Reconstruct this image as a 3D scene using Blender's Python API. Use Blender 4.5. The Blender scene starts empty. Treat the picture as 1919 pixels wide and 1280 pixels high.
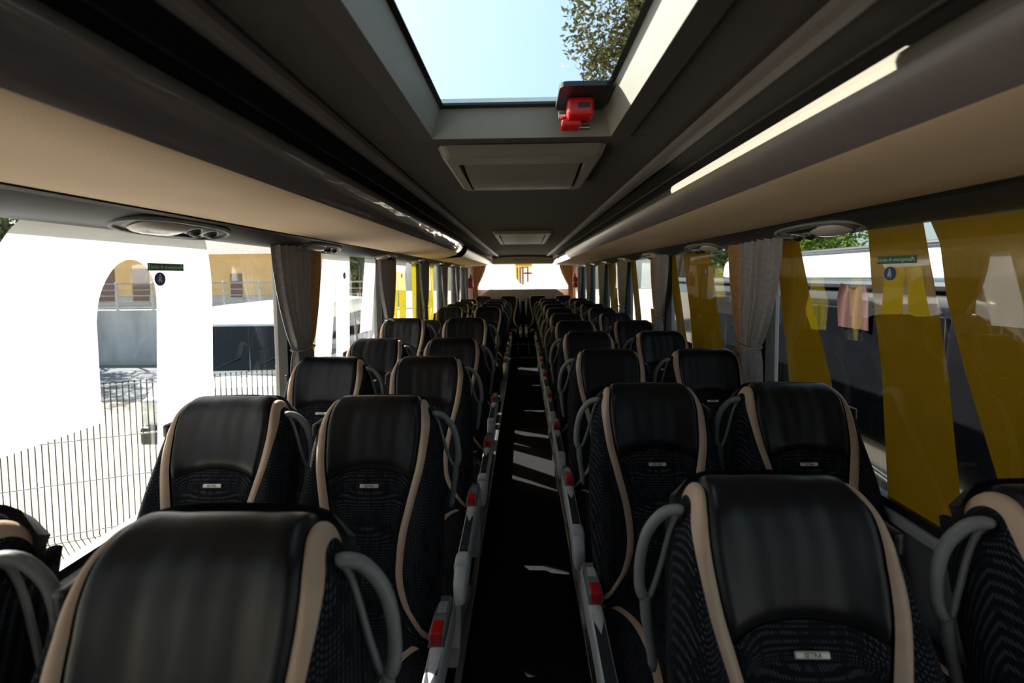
import bpy, bmesh, math, random
from mathutils import Vector, Matrix
random.seed(7)
PI = math.pi
scene = bpy.context.scene
COL = scene.collection

# ---------------------------------------------------------------- camera
CAM_Z = 1.62
FPX, PITCH, YAW, ROLL = 853.0, math.radians(3.0), math.radians(1.38), -0.010
cam_data = bpy.data.cameras.new('camera')
cam_data.sensor_width = 36.0
cam_data.lens = FPX * 36.0 / 1919.0
cam_data.shift_y = -(640.0 - (517.0 + FPX * math.tan(PITCH))) / 1919.0
cam_data.clip_start = 0.02
cam_data.clip_end = 500
cam_data.dof.use_dof = True
cam_data.dof.focus_distance = 1.9
cam_data.dof.aperture_fstop = 2.8
cam = bpy.data.objects.new('camera', cam_data)
COL.objects.link(cam)
cam.matrix_world = (Matrix.Translation((0, 0, CAM_Z)) @ Matrix.Rotation(YAW, 4, 'Z')
                    @ Matrix.Rotation(PI / 2 - PITCH, 4, 'X') @ Matrix.Rotation(ROLL, 4, 'Z'))
scene.camera = cam

# ---------------------------------------------------------------- sky, sun, exposure
SUN_DIR = Vector((1.0, -0.72, -1.12)).normalized()      # the way the light travels
world = bpy.data.worlds.new('world')
scene.world = world
world.use_nodes = True
wn = world.node_tree
wn.nodes.clear()
sky = wn.nodes.new('ShaderNodeTexSky')
sky.sky_type = 'NISHITA'
sky.sun_disc = False
sky.sun_elevation = math.asin(-SUN_DIR.z)
sky.sun_rotation = math.atan2(-SUN_DIR.x, -SUN_DIR.y)
sky.air_density = 1.0
sky.dust_density = 2.2
sky.ozone_density = 1.0
bg = wn.nodes.new('ShaderNodeBackground')
bg.inputs['Strength'].default_value = 0.145
wo = wn.nodes.new('ShaderNodeOutputWorld')
haze = wn.nodes.new('ShaderNodeMix')          # even summer haze over the whole sky
haze.data_type = 'RGBA'
haze.inputs['Factor'].default_value = 0.35
haze.inputs['B'].default_value = (4.5, 6.0, 6.2, 1)
wn.links.new(sky.outputs[0], haze.inputs['A'])
wn.links.new(haze.outputs['Result'], bg.inputs[0])
wn.links.new(bg.outputs[0], wo.inputs[0])
sun_data = bpy.data.lights.new('sun', 'SUN')
sun_data.energy = 18.0
sun_data.angle = math.radians(0.55)
sun_data.color = (1.0, 0.95, 0.86)
sun = bpy.data.objects.new('sun', sun_data)
COL.objects.link(sun)
sun.rotation_euler = SUN_DIR.to_track_quat('-Z', 'Y').to_euler()
vs = scene.view_settings
vs.view_transform = 'Standard'
vs.look = 'None'
vs.exposure = 0.9
vs.gamma = 1.0
vs.use_curve_mapping = False
cy = scene.cycles
cy.max_bounces = 8
cy.diffuse_bounces = 5
cy.glossy_bounces = 4
cy.transmission_bounces = 6
cy.transparent_max_bounces = 24
cy.sample_clamp_indirect = 6.0
cy.caustics_reflective = False
cy.caustics_refractive = False

# ---------------------------------------------------------------- materials
def new_mat(name):
    m = bpy.data.materials.new(name)
    m.use_nodes = True
    nt = m.node_tree
    nt.nodes.clear()
    out = nt.nodes.new('ShaderNodeOutputMaterial')
    return m, nt, out

def node(nt, kind, **kw):
    n = nt.nodes.new(kind)
    for k, v in kw.items():
        if k in n.inputs:
            n.inputs[k].default_value = v
        else:
            setattr(n, k, v)
    return n

def c4(c):
    return (c[0], c[1], c[2], 1.0)

def pmat(name, base, rough=0.5, metal=0.0, coat=0.0, var=0.12, vscale=9.0, bump=0.0, bscale=60.0, stretch=(1, 1, 1), spec=0.5, coat_rough=0.05):
    """principled material with a noise-driven colour variation and an optional noise bump"""
    m, nt, out = new_mat(name)
    p = node(nt, 'ShaderNodeBsdfPrincipled')
    p.inputs['Roughness'].default_value = rough
    p.inputs['Metallic'].default_value = metal
    p.inputs['Coat Weight'].default_value = coat
    p.inputs['Coat Roughness'].default_value = coat_rough
    p.inputs['Specular IOR Level'].default_value = spec
    tc = node(nt, 'ShaderNodeTexCoord')
    mp = node(nt, 'ShaderNodeMapping')
    mp.inputs['Scale'].default_value = stretch
    nt.links.new(tc.outputs['Object'], mp.inputs['Vector'])
    nz = node(nt, 'ShaderNodeTexNoise', Scale=vscale, Detail=3.0)
    nt.links.new(mp.outputs[0], nz.inputs['Vector'])
    ramp = node(nt, 'ShaderNodeValToRGB')
    ramp.color_ramp.elements[0].position = 0.3
    ramp.color_ramp.elements[1].position = 0.7
    ramp.color_ramp.elements[0].color = c4([max(0, v * (1 - var)) for v in base])
    ramp.color_ramp.elements[1].color = c4([min(1, v * (1 + var)) for v in base])
    nt.links.new(nz.outputs['Fac'], ramp.inputs[0])
    nt.links.new(ramp.outputs[0], p.inputs['Base Color'])
    if bump > 0:
        nb = node(nt, 'ShaderNodeTexNoise', Scale=bscale, Detail=2.0)
        nt.links.new(mp.outputs[0], nb.inputs['Vector'])
        b = node(nt, 'ShaderNodeBump', Strength=bump, Distance=0.013 if bump > 0.9 else 0.01)
        nt.links.new(nb.outputs['Fac'], b.inputs['Height'])
        nt.links.new(b.outputs[0], p.inputs['Normal'])
        if coat > 0:
            nt.links.new(b.outputs[0], p.inputs['Coat Normal'])
    nt.links.new(p.outputs[0], out.inputs[0])
    return m

def fabric_mat(name, dark, dot, pitch=0.0052):
    """woven cloth with a grid of small light stitches and darker vertical blotches"""
    m, nt, out = new_mat(name)
    p = node(nt, 'ShaderNodeBsdfPrincipled', Roughness=0.9)
    p.inputs['Specular IOR Level'].default_value = 0.15
    tc = node(nt, 'ShaderNodeTexCoord')
    sp = node(nt, 'ShaderNodeSeparateXYZ')
    nt.links.new(tc.outputs['Object'], sp.inputs[0])
    def math_(op, a, b=None):
        n = node(nt, 'ShaderNodeMath', operation=op)
        for i, v in enumerate((a, b)):
            if v is None:
                continue
            if isinstance(v, (int, float)):
                n.inputs[i].default_value = v
            else:
                nt.links.new(v, n.inputs[i])
        return n.outputs[0]
    k = 2 * PI / pitch
    zz = math_('SUBTRACT', sp.outputs['Z'], math_('MULTIPLY', sp.outputs['Y'], 0.75))
    sx = math_('SINE', math_('MULTIPLY', math_('ADD', sp.outputs['X'], math_('MULTIPLY', sp.outputs['Y'], 0.35)), k))
    sz = math_('SINE', math_('MULTIPLY', zz, k))
    dots = math_('GREATER_THAN', math_('ADD', sx, sz), 1.05)
    mp = node(nt, 'ShaderNodeMapping')
    mp.inputs['Scale'].default_value = (70, 20, 20)
    nt.links.new(tc.outputs['Object'], mp.inputs['Vector'])
    nz = node(nt, 'ShaderNodeTexNoise', Scale=1.0, Detail=1.0)
    nt.links.new(mp.outputs[0], nz.inputs['Vector'])
    blot = math_('GREATER_THAN', nz.outputs['Fac'], 0.42)
    fac = math_('MULTIPLY', dots, math_('ADD', math_('MULTIPLY', blot, 0.75), 0.25))
    mix = node(nt, 'ShaderNodeMix', data_type='RGBA')
    mix.inputs['A'].default_value = c4(dark)
    mix.inputs['B'].default_value = c4(dot)
    nt.links.new(fac, mix.inputs['Factor'])
    nt.links.new(mix.outputs['Result'], p.inputs['Base Color'])
    b = node(nt, 'ShaderNodeBump', Strength=0.25, Distance=0.002)
    nt.links.new(fac, b.inputs['Height'])
    nt.links.new(b.outputs[0], p.inputs['Normal'])
    nt.links.new(p.outputs[0], out.inputs[0])
    return m

def glass_mat(name, tint, refl=1.0, streaks=0.0, veil=0.0):
    """thin window glass: see-through with a Fresnel reflection and faint dried drip marks"""
    m, nt, out = new_mat(name)
    tr = node(nt, 'ShaderNodeBsdfTransparent', Color=c4(tint))
    gl = node(nt, 'ShaderNodeBsdfGlossy', Roughness=0.015, Color=(refl, refl, refl, 1))
    lw = node(nt, 'ShaderNodeLayerWeight', Blend=0.5)
    pw = node(nt, 'ShaderNodeMath', operation='POWER')
    pw.inputs[1].default_value = 5.0
    nt.links.new(lw.outputs['Facing'], pw.inputs[0])
    ma = node(nt, 'ShaderNodeMath', operation='MULTIPLY_ADD')       # Schlick's reflectance of a thin pane
    ma.inputs[1].default_value = 0.92
    ma.inputs[2].default_value = 0.08
    nt.links.new(pw.outputs[0], ma.inputs[0])
    mx = node(nt, 'ShaderNodeMixShader')
    nt.links.new(ma.outputs[0], mx.inputs[0])
    nt.links.new(tr.outputs[0], mx.inputs[1])
    nt.links.new(gl.outputs[0], mx.inputs[2])
    last = mx
    if streaks > 0:
        tc = node(nt, 'ShaderNodeTexCoord')
        mp = node(nt, 'ShaderNodeMapping')
        mp.inputs['Scale'].default_value = (1, 9, 0.5)
        mp.inputs['Rotation'].default_value = (0.14, 0, 0)
        nt.links.new(tc.outputs['Object'], mp.inputs['Vector'])
        nz = node(nt, 'ShaderNodeTexNoise', Scale=2.2, Detail=4.0)
        nt.links.new(mp.outputs[0], nz.inputs['Vector'])
        rp = node(nt, 'ShaderNodeValToRGB')
        rp.color_ramp.elements[0].position = 0.60
        rp.color_ramp.elements[0].color = (veil, veil, veil, 1)  # even translucent veil over the whole pane
        rp.color_ramp.elements[1].position = 0.72
        rp.color_ramp.elements[1].color = (veil + streaks,) * 3 + (1,)
        nt.links.new(nz.outputs['Fac'], rp.inputs[0])
        dirt_veil = node(nt, 'ShaderNodeBsdfTranslucent', Color=(0.8, 0.8, 0.8, 1))
        mx2 = node(nt, 'ShaderNodeMixShader')
        nt.links.new(rp.outputs[0], mx2.inputs[0])
        nt.links.new(mx.outputs[0], mx2.inputs[1])
        nt.links.new(dirt_veil.outputs[0], mx2.inputs[2])
        last = mx2
    nt.links.new(last.outputs[0], out.inputs[0])
    return m

def film_mat(name, color, clear=0.12, opaque=0.55):
    """printed window film: translucent, a little see-through, glossy"""
    m, nt, out = new_mat(name)
    tl = node(nt, 'ShaderNodeBsdfTranslucent')
    tc = node(nt, 'ShaderNodeTexCoord')
    nz = node(nt, 'ShaderNodeTexNoise', Scale=3.0, Detail=2.0)
    nt.links.new(tc.outputs['Object'], nz.inputs['Vector'])
    rp = node(nt, 'ShaderNodeValToRGB')
    rp.color_ramp.elements[0].position = 0.3
    rp.color_ramp.elements[1].position = 0.7
    rp.color_ramp.elements[0].color = c4([v * 0.94 for v in color])
    rp.color_ramp.elements[1].color = c4(color)
    nt.links.new(nz.outputs['Fac'], rp.inputs[0])
    nt.links.new(rp.outputs[0], tl.inputs[0])
    df = node(nt, 'ShaderNodeBsdfDiffuse', Color=c4([v * 0.8 for v in color]))
    m0 = node(nt, 'ShaderNodeMixShader')
    m0.inputs[0].default_value = opaque
    nt.links.new(tl.outputs[0], m0.inputs[1])
    nt.links.new(df.outputs[0], m0.inputs[2])
    tr = node(nt, 'ShaderNodeBsdfTransparent', Color=c4([0.6 + 0.4 * v for v in color]))
    m1 = node(nt, 'ShaderNodeMixShader')
    m1.inputs[0].default_value = clear
    nt.links.new(m0.outputs[0], m1.inputs[1])
    nt.links.new(tr.outputs[0], m1.inputs[2])
    nt.links.new(m1.outputs[0], out.inputs[0])
    return m

def emit_mat(name, color, strength):
    m, nt, out = new_mat(name)
    p = node(nt, 'ShaderNodeBsdfPrincipled', Roughness=0.5)
    p.inputs['Base Color'].default_value = c4(color)
    p.inputs['Emission Color'].default_value = c4(color)
    p.inputs['Emission Strength'].default_value = strength
    nt.links.new(p.outputs[0], out.inputs[0])
    return m

def leaf_mat(name, ca, cb):
    m, nt, out = new_mat(name)
    tc = node(nt, 'ShaderNodeTexCoord')
    nz = node(nt, 'ShaderNodeTexNoise', Scale=2.5, Detail=3.0)
    nt.links.new(tc.outputs['Object'], nz.inputs['Vector'])
    rp = node(nt, 'ShaderNodeValToRGB')
    rp.color_ramp.elements[0].position = 0.35
    rp.color_ramp.elements[1].position = 0.65
    rp.color_ramp.elements[0].color = c4(ca)
    rp.color_ramp.elements[1].color = c4(cb)
    nt.links.new(nz.outputs['Fac'], rp.inputs[0])
    d = node(nt, 'ShaderNodeBsdfDiffuse')
    t = node(nt, 'ShaderNodeBsdfTranslucent')
    nt.links.new(rp.outputs[0], d.inputs[0])
    nt.links.new(rp.outputs[0], t.inputs[0])
    mx = node(nt, 'ShaderNodeMixShader')
    mx.inputs[0].default_value = 0.4
    nt.links.new(d.outputs[0], mx.inputs[1])
    nt.links.new(t.outputs[0], mx.inputs[2])
    nt.links.new(mx.outputs[0], out.inputs[0])
    return m

def tile_mat(name, ca, cb):
    m, nt, out = new_mat(name)
    p = node(nt, 'ShaderNodeBsdfPrincipled', Roughness=0.85)
    tc = node(nt, 'ShaderNodeTexCoord')
    br = node(nt, 'ShaderNodeTexBrick', Scale=4.0)
    br.inputs['Color1'].default_value = c4(ca)
    br.inputs['Color2'].default_value = c4(cb)
    br.inputs['Mortar'].default_value = (0.05, 0.03, 0.03, 1)
    nt.links.new(tc.outputs['Object'], br.inputs['Vector'])
    nt.links.new(br.outputs[0], p.inputs['Base Color'])
    nt.links.new(p.outputs[0], out.inputs[0])
    return m

M = {}
M['leather'] = pmat('black_leather', (0.008, 0.008, 0.0095), 0.35, var=0.1, bump=0.12, bscale=9, stretch=(3.0, 1, 0.35), spec=0.28)
M['fabric'] = fabric_mat('dotted_fabric', (0.006, 0.006, 0.008), (0.065, 0.07, 0.082))
M['tan'] = pmat('tan_leather', (0.50, 0.345, 0.24), 0.5, var=0.06, bump=0.08, bscale=40, stretch=(0.4, 0.4, 3))
M['shell'] = pmat('seat_shell_plastic', (0.03, 0.03, 0.033), 0.5)
M['grey_plastic'] = pmat('grey_plastic', (0.19, 0.195, 0.19), 0.42, var=0.05, bump=0.05, bscale=300)
M['light_plastic'] = pmat('light_grey_plastic', (0.58, 0.58, 0.59), 0.38, var=0.04)
M['dark_inset'] = pmat('dark_inset_plastic', (0.035, 0.037, 0.045), 0.35)
M['red'] = pmat('red_plastic', (0.55, 0.012, 0.012), 0.35, var=0.05)
M['label'] = pmat('printed_label', (0.5, 0.5, 0.5), 0.5, var=0.5, vscale=220)
M['steel'] = pmat('brushed_steel', (0.6, 0.6, 0.6), 0.3, metal=1.0, stretch=(1, 40, 1))
M['black'] = pmat('black_plastic', (0.012, 0.012, 0.013), 0.4)
M['belt'] = pmat('belt_webbing', (0.02, 0.02, 0.022), 0.8, bump=0.2, bscale=300)
M['badge'] = pmat('badge_metal', (0.62, 0.58, 0.50), 0.35, metal=0.3)
M['carpet'] = pmat('black_carpet', (0.018, 0.016, 0.019), 0.95, var=0.5, vscale=160, bump=0.6, bscale=420, spec=0.1)
M['ceiling'] = pmat('ceiling_cloth', (0.058, 0.050, 0.047), 0.85, var=0.05, vscale=30, bump=0.12, bscale=260, spec=0.2)
M['ceiling_side'] = pmat('ceiling_side_panel', (0.035, 0.032, 0.031), 0.7, var=0.05, spec=0.3)
M['rail'] = pmat('ceiling_rail', (0.14, 0.12, 0.115), 0.5, var=0.04)
M['fascia'] = pmat('rack_fascia_wrapped', (0.135, 0.112, 0.108), 0.45, var=0.05, coat=1.0, bump=0.95, bscale=2.0, stretch=(8, 0.9, 8), coat_rough=0.05)
M['fascia_plain'] = pmat('rack_fascia', (0.13, 0.107, 0.109), 0.4, var=0.05, coat=0.25, coat_rough=0.2)
M['lip'] = pmat('rack_lip', (0.10, 0.092, 0.082), 0.3, var=0.04, coat=0.4)
M['rack_tan'] = pmat('rack_underside_beige', (0.60, 0.45, 0.31), 0.75, var=0.05, vscale=3, bump=0.06, bscale=200, spec=0.2)
M['frame_cream'] = pmat('hatch_frame_plastic', (0.24, 0.225, 0.185), 0.5, var=0.04)
M['unit'] = pmat('ceiling_unit_plastic', (0.17, 0.15, 0.125), 0.45, var=0.04)
M['service'] = pmat('service_channel', (0.025, 0.024, 0.024), 0.45, var=0.06)
M['lamp_lens'] = pmat('lamp_lens', (0.55, 0.51, 0.47), 0.25, var=0.03, coat=0.5)
M['wall'] = pmat('side_wall_panel', (0.14, 0.135, 0.135), 0.6, var=0.05)
M['ledge'] = pmat('window_ledge', (0.42, 0.42, 0.43), 0.5, var=0.04)
M['pillar'] = pmat('window_pillar', (0.36, 0.34, 0.33), 0.6, var=0.04)
M['rear_beige'] = pmat('rear_panel_beige', (0.62, 0.52, 0.48), 0.6, var=0.04)
M['curtain_grey'] = pmat('grey_curtain', (0.31, 0.29, 0.30), 0.9, var=0.14, vscale=60, bump=0.3, bscale=180, spec=0.1)
M['curtain_tan'] = pmat('tan_curtain', (0.42, 0.24, 0.11), 0.9, var=0.14, vscale=60, bump=0.3, bscale=180, spec=0.1)
M['glass'] = glass_mat('window_glass', (0.58, 0.60, 0.60), 1.0, 0.07)
M['glass_roof'] = glass_mat('roof_glass', (0.86, 0.94, 0.97), 0.5)
M['glass_rear'] = glass_mat('dusty_rear_glass', (0.9, 0.91, 0.91), 1.0, 0.08, 0.16)  # even milky veil added to turn the sunlit rear window white
M['glass_dark'] = pmat('vehicle_glass', (0.004, 0.0045, 0.006), 0.06, var=0.1, spec=0.6)
M['film_white'] = film_mat('white_window_film', (0.94, 0.94, 0.95), 0.06, 0.35)
M['film_yellow'] = film_mat('yellow_window_film', (0.78, 0.50, 0.03), 0.09, 0.58)  # yellow film, its colour darkened for the shaded right side
M['film_yellow_light'] = film_mat('lemon_window_film', (0.93, 0.83, 0.12), 0.10)  # same yellow film, its colour lightened for the sunlit left side
M['sign_green'] = pmat('sign_green', (0.005, 0.16, 0.085), 0.4, var=0.04)
M['sign_blue'] = pmat('sign_blue', (0.012, 0.05, 0.30), 0.4, var=0.04)
M['sign_white'] = pmat('sign_white', (0.8, 0.82, 0.8), 0.5, var=0.02)
M['dark_ink'] = pmat('dark_ink', (0.02, 0.02, 0.02), 0.5)
M['crest_yellow'] = film_mat('crest_yellow', (0.85, 0.72, 0.25), 0.05)
M['crest_blue'] = film_mat('crest_blue', (0.16, 0.18, 0.36), 0.05)
M['crest_white'] = film_mat('crest_white', (0.85, 0.84, 0.84), 0.05)
M['crest_red'] = film_mat('crest_red', (0.42, 0.02, 0.02), 0.03)
M['crest_dark'] = film_mat('crest_dark', (0.06, 0.05, 0.06), 0.03)
M['strip_lamp'] = emit_mat('strip_lamp_diffuser', (1.0, 0.93, 0.72), 0.38)  # glow of the strip added on the right rack lip
M['body_white'] = pmat('white_paint', (0.82, 0.83, 0.84), 0.25, var=0.02, coat=0.6)
M['body_black'] = pmat('black_paint', (0.005, 0.005, 0.006), 0.18, var=0.1, coat=0.8)
M['body_yellow'] = pmat('yellow_paint', (0.80, 0.56, 0.03), 0.25, var=0.03, coat=0.6)
M['tyre'] = pmat('tyre_rubber', (0.02, 0.02, 0.02), 0.85)
M['chrome'] = pmat('silver_trim', (0.55, 0.55, 0.53), 0.25, metal=0.7)
M['lamp_glass'] = pmat('headlamp_glass', (0.6, 0.63, 0.66), 0.1, coat=1.0)
M['orange'] = pmat('orange_cloth', (0.035, 0.005, 0.002), 0.8)
M['gravel'] = pmat('pale_gravel', (0.50, 0.45, 0.36), 0.95, var=0.14, vscale=5, bump=0.4, bscale=50)
M['asphalt'] = pmat('asphalt', (0.16, 0.17, 0.19), 0.9, var=0.1, vscale=8)
M['asphalt_dark'] = pmat('dark_tarmac', (0.055, 0.055, 0.06), 0.9, var=0.15, vscale=8)  # for the dark ground added on the right
M['glass_front'] = glass_mat('shaded_windscreen', (0.2, 0.21, 0.22), 1.0)  # unseen pane, tint darkened to cut light on the seat fronts
M['concrete'] = pmat('stained_concrete', (0.50, 0.51, 0.54), 0.9, var=0.25, vscale=1.2, stretch=(1, 1, 0.35), bump=0.2, bscale=30)
M['ochre'] = pmat('ochre_plaster', (0.62, 0.44, 0.22), 0.9, var=0.08, vscale=2)
M['stone_grey'] = pmat('grey_stone', (0.42, 0.42, 0.43), 0.9, var=0.1)
M['shutter'] = pmat('brown_shutter', (0.16, 0.10, 0.09), 0.7)
M['roof_tiles'] = tile_mat('clay_roof_tiles', (0.42, 0.24, 0.20), (0.30, 0.19, 0.17))
M['galvanised'] = pmat('galvanised_steel', (0.42, 0.43, 0.44), 0.4, metal=0.5)
M['fence_grey'] = pmat('fence_steel', (0.05, 0.05, 0.05), 0.5, metal=0.2)
M['fence_green'] = pmat('fence_green_paint', (0.06, 0.15, 0.15), 0.5)
M['bark'] = pmat('bark', (0.10, 0.075, 0.055), 0.95, var=0.3, bump=0.6, bscale=20)
M['leaf_dark'] = leaf_mat('dark_leaves', (0.018, 0.045, 0.016), (0.07, 0.13, 0.035))
M['leaf_light'] = leaf_mat('light_leaves', (0.05, 0.11, 0.02), (0.22, 0.34, 0.05))
M['leaf_brown'] = leaf_mat('olive_leaves', (0.022, 0.028, 0.010), (0.075, 0.062, 0.028))

# ---------------------------------------------------------------- helpers
def mesh_of(name, verts, faces, smooth=False):
    me = bpy.data.meshes.new(name)
    me.from_pydata([tuple(v) for v in verts], [], faces)
    if smooth:
        me.polygons.foreach_set('use_smooth', [True] * len(me.polygons))
    me.update()
    return me

def obj(name, me, mat, parent=None, kind=None, label=None, cat=None, group=None):
    o = bpy.data.objects.new(name, me)
    COL.objects.link(o)
    if me is not None and mat is not None and not me.materials:
        me.materials.append(M[mat])
    if parent is not None:
        o.parent = parent
    if kind:
        o['kind'] = kind
    if label:
        o['label'] = label
    if cat:
        o['category'] = cat
    if group:
        o['group'] = group
    return o

def empty(name, loc, label, cat, group=None, rotz=0.0):
    o = bpy.data.objects.new(name, None)
    COL.objects.link(o)
    o.location = loc
    o.rotation_euler = (0, 0, rotz)
    o.empty_display_size = 0.1
    o['label'] = label
    o['category'] = cat
    if group:
        o['group'] = group
    return o

def copy_tree(o, parent=None):
    c = o.copy()
    COL.objects.link(c)
    c.parent = parent
    for ch in list(o.children):
        copy_tree(ch, c)
    return c

def join(*parts):
    """join (verts, faces) pairs into one"""
    V, F = [], []
    for v, f in parts:
        n = len(V)
        V += list(v)
        F += [[i + n for i in q] for q in f]
    return V, F

def boxv(x0, x1, y0, y1, z0, z1):
    v = [(x0, y0, z0), (x1, y0, z0), (x1, y1, z0), (x0, y1, z0), (x0, y0, z1), (x1, y0, z1), (x1, y1, z1), (x0, y1, z1)]
    f = [[3, 2, 1, 0], [4, 5, 6, 7], [0, 1, 5, 4], [1, 2, 6, 5], [2, 3, 7, 6], [3, 0, 4, 7]]
    return v, f

def bevel_box(name, x0, x1, y0, y1, z0, z1, r=0.005, seg=2):
    bm = bmesh.new()
    v, f = boxv(x0, x1, y0, y1, z0, z1)
    vs_ = [bm.verts.new(p) for p in v]
    for q in f:
        bm.faces.new([vs_[i] for i in q])
    r = min(r, 0.49 * min(x1 - x0, y1 - y0, z1 - z0))
    bmesh.ops.bevel(bm, geom=bm.edges[:], offset=r, segments=seg, profile=0.5, affect='EDGES')
    me = bpy.data.meshes.new(name)
    bm.to_mesh(me)
    bm.free()
    return me

def box_mesh(name, *a):
    return mesh_of(name, *boxv(*a))

def grid(fn, nu, nv, close_u=False):
    V = [fn(i / (nu if close_u else nu - 1), j / (nv - 1)) for j in range(nv) for i in range(nu)]
    F = []
    for j in range(nv - 1):
        for i in range(nu if close_u else nu - 1):
            a = j * nu + i
            b = j * nu + (i + 1) % nu
            F.append([a, b, b + nu, a + nu])
    return V, F

def tube(pts, rad, n=8, closed=False, flat=1.0, up=(0, 0, 1)):
    pts = [Vector(p) for p in pts]
    N = len(pts)
    V = []
    for i, p in enumerate(pts):
        a = pts[(i - 1) % N] if (closed or i > 0) else p
        b = pts[(i + 1) % N] if (closed or i < N - 1) else p
        t = (b - a).normalized()
        s = t.cross(Vector(up))
        if s.length < 1e-4:
            s = t.cross(Vector((0, 1, 0)))
        s.normalize()
        w = s.cross(t).normalized()
        r = rad[i] if isinstance(rad, (list, tuple)) else rad
        for k in range(n):
            th = 2 * PI * k / n
            V.append(p + s * (r * math.cos(th)) + w * (r * flat * math.sin(th)))
    F = []
    for i in range(N if closed else N - 1):
        j = (i + 1) % N
        for k in range(n):
            k2 = (k + 1) % n
            F.append([i * n + k, i * n + k2, j * n + k2, j * n + k])
    if not closed:
        F.append([k for k in range(n)][::-1])
        F.append([(N - 1) * n + k for k in range(n)])
    return V, F

def smooth_pts(pts, per=6, closed=False):
    """Catmull-Rom through the points"""
    P = [Vector(p) for p in pts]
    n = len(P)
    out = []
    segs = n if closed else n - 1
    for i in range(segs):
        p0 = P[(i - 1) % n] if (closed or i > 0) else P[i]
        p1, p2 = P[i], P[(i + 1) % n]
        p3 = P[(i + 2) % n] if (closed or i + 2 < n) else p2
        for k in range(per):
            t = k / per
            out.append(0.5 * ((2 * p1) + (p2 - p0) * t + (2 * p0 - 5 * p1 + 4 * p2 - p3) * t * t + (3 * p1 - p0 - 3 * p2 + p3) * t ** 3))
    if not closed:
        out.append(P[-1])
    return out

def cr(table, s):
    """Catmull-Rom interpolation in a table [(s, value), ...]"""
    n = len(table)
    if s <= table[0][0]:
        return table[0][1]
    if s >= table[-1][0]:
        return table[-1][1]
    for i in range(n - 1):
        if table[i][0] <= s <= table[i + 1][0]:
            break
    s1, v1 = table[i]
    s2, v2 = table[i + 1]
    s0, v0 = table[i - 1] if i > 0 else (s1 - 1, v1)
    s3, v3 = table[i + 2] if i + 2 < n else (s2 + 1, v2)
    t = (s - s1) / (s2 - s1)
    m1 = (v2 - v0) / (s2 - s0) * (s2 - s1)
    m2 = (v3 - v1) / (s3 - s1) * (s2 - s1)
    return (2 * t ** 3 - 3 * t * t + 1) * v1 + (t ** 3 - 2 * t * t + t) * m1 + (-2 * t ** 3 + 3 * t * t) * v2 + (t ** 3 - t * t) * m2

def superloft(sections, n=28, e=4.0):
    """loft of superellipse sections (y, cx, cz, half_x, half_z) along y, capped"""
    V, F = [], []
    for (y, cx, cz, hx, hz) in sections:
        for k in range(n):
            th = 2 * PI * k / n
            c, s = math.cos(th), math.sin(th)
            x = cx + hx * math.copysign(abs(c) ** (2 / e), c)
            z = cz + hz * math.copysign(abs(s) ** (2 / e), s)
            V.append((x, y, z))
    for j in range(len(sections) - 1):
        for k in range(n):
            k2 = (k + 1) % n
            F.append([j * n + k, j * n + k2, (j + 1) * n + k2, (j + 1) * n + k])
    F.append(list(range(n))[::-1])
    m = (len(sections) - 1) * n
    F.append([m + k for k in range(n)])
    return V, F

def profile_run(profile, y0, y1, ny=2):
    """sweep an open (x, z) profile along y"""
    V, F = [], []
    n = len(profile)
    for j in range(ny):
        y = y0 + (y1 - y0) * j / (ny - 1)
        V += [(x, y, z) for x, z in profile]
    for j in range(ny - 1):
        for i in range(n - 1):
            a = j * n + i
            F.append([a, a + 1, a + 1 + n, a + n])
    return V, F

def prism(outline, th, place):
    """flat plate of the given 2D outline, thickness th; place(a, b, t) -> 3D point"""
    n = len(outline)
    V = [place(a, b, 0) for a, b in outline] + [place(a, b, th) for a, b in outline]
    F = [list(range(n))[::-1], [n + i for i in range(n)]]
    for i in range(n):
        j = (i + 1) % n
        F.append([i, j, n + j, n + i])
    return V, F

def fix_normals(me):
    bm = bmesh.new()
    bm.from_mesh(me)
    bmesh.ops.recalc_face_normals(bm, faces=bm.faces)
    bm.to_mesh(me)
    bm.free()
    return me

def mirror(vf, sx):
    v, f = vf
    if sx > 0:
        return v, f
    return [(-p[0], p[1], p[2]) for p in v], [list(q)[::-1] for q in f]

def text_mesh(body, size, extrude=0.0004):
    cu = bpy.data.curves.new('lettering', 'FONT')
    cu.body = body
    cu.size = size
    cu.extrude = extrude
    cu.align_x = 'CENTER'
    cu.align_y = 'CENTER'
    cu.resolution_u = 2
    t = bpy.data.objects.new('lettering_tmp', cu)
    COL.objects.link(t)
    dg = bpy.context.evaluated_depsgraph_get()
    me = bpy.data.meshes.new_from_object(t.evaluated_get(dg))
    me.name = 'lettering'
    bpy.data.objects.remove(t)
    bpy.data.curves.remove(cu)
    me.materials.clear()
    return me

ORD = ['first', 'second', 'third', 'fourth', 'fifth', 'sixth', 'seventh', 'eighth', 'ninth', 'tenth', 'eleventh', 'twelfth']

# ---------------------------------------------------------------- the coach shell
Y0, Y1 = -2.6, 10.1            # windscreen and rear wall
XW = 1.20                      # inner face of the side glass
SILL, WTOP = 0.865, 1.772
PILLARS = [-2.2, -0.75, 0.74, 2.28, 3.80, 5.22, 6.58, 7.90, 9.12]

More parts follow.
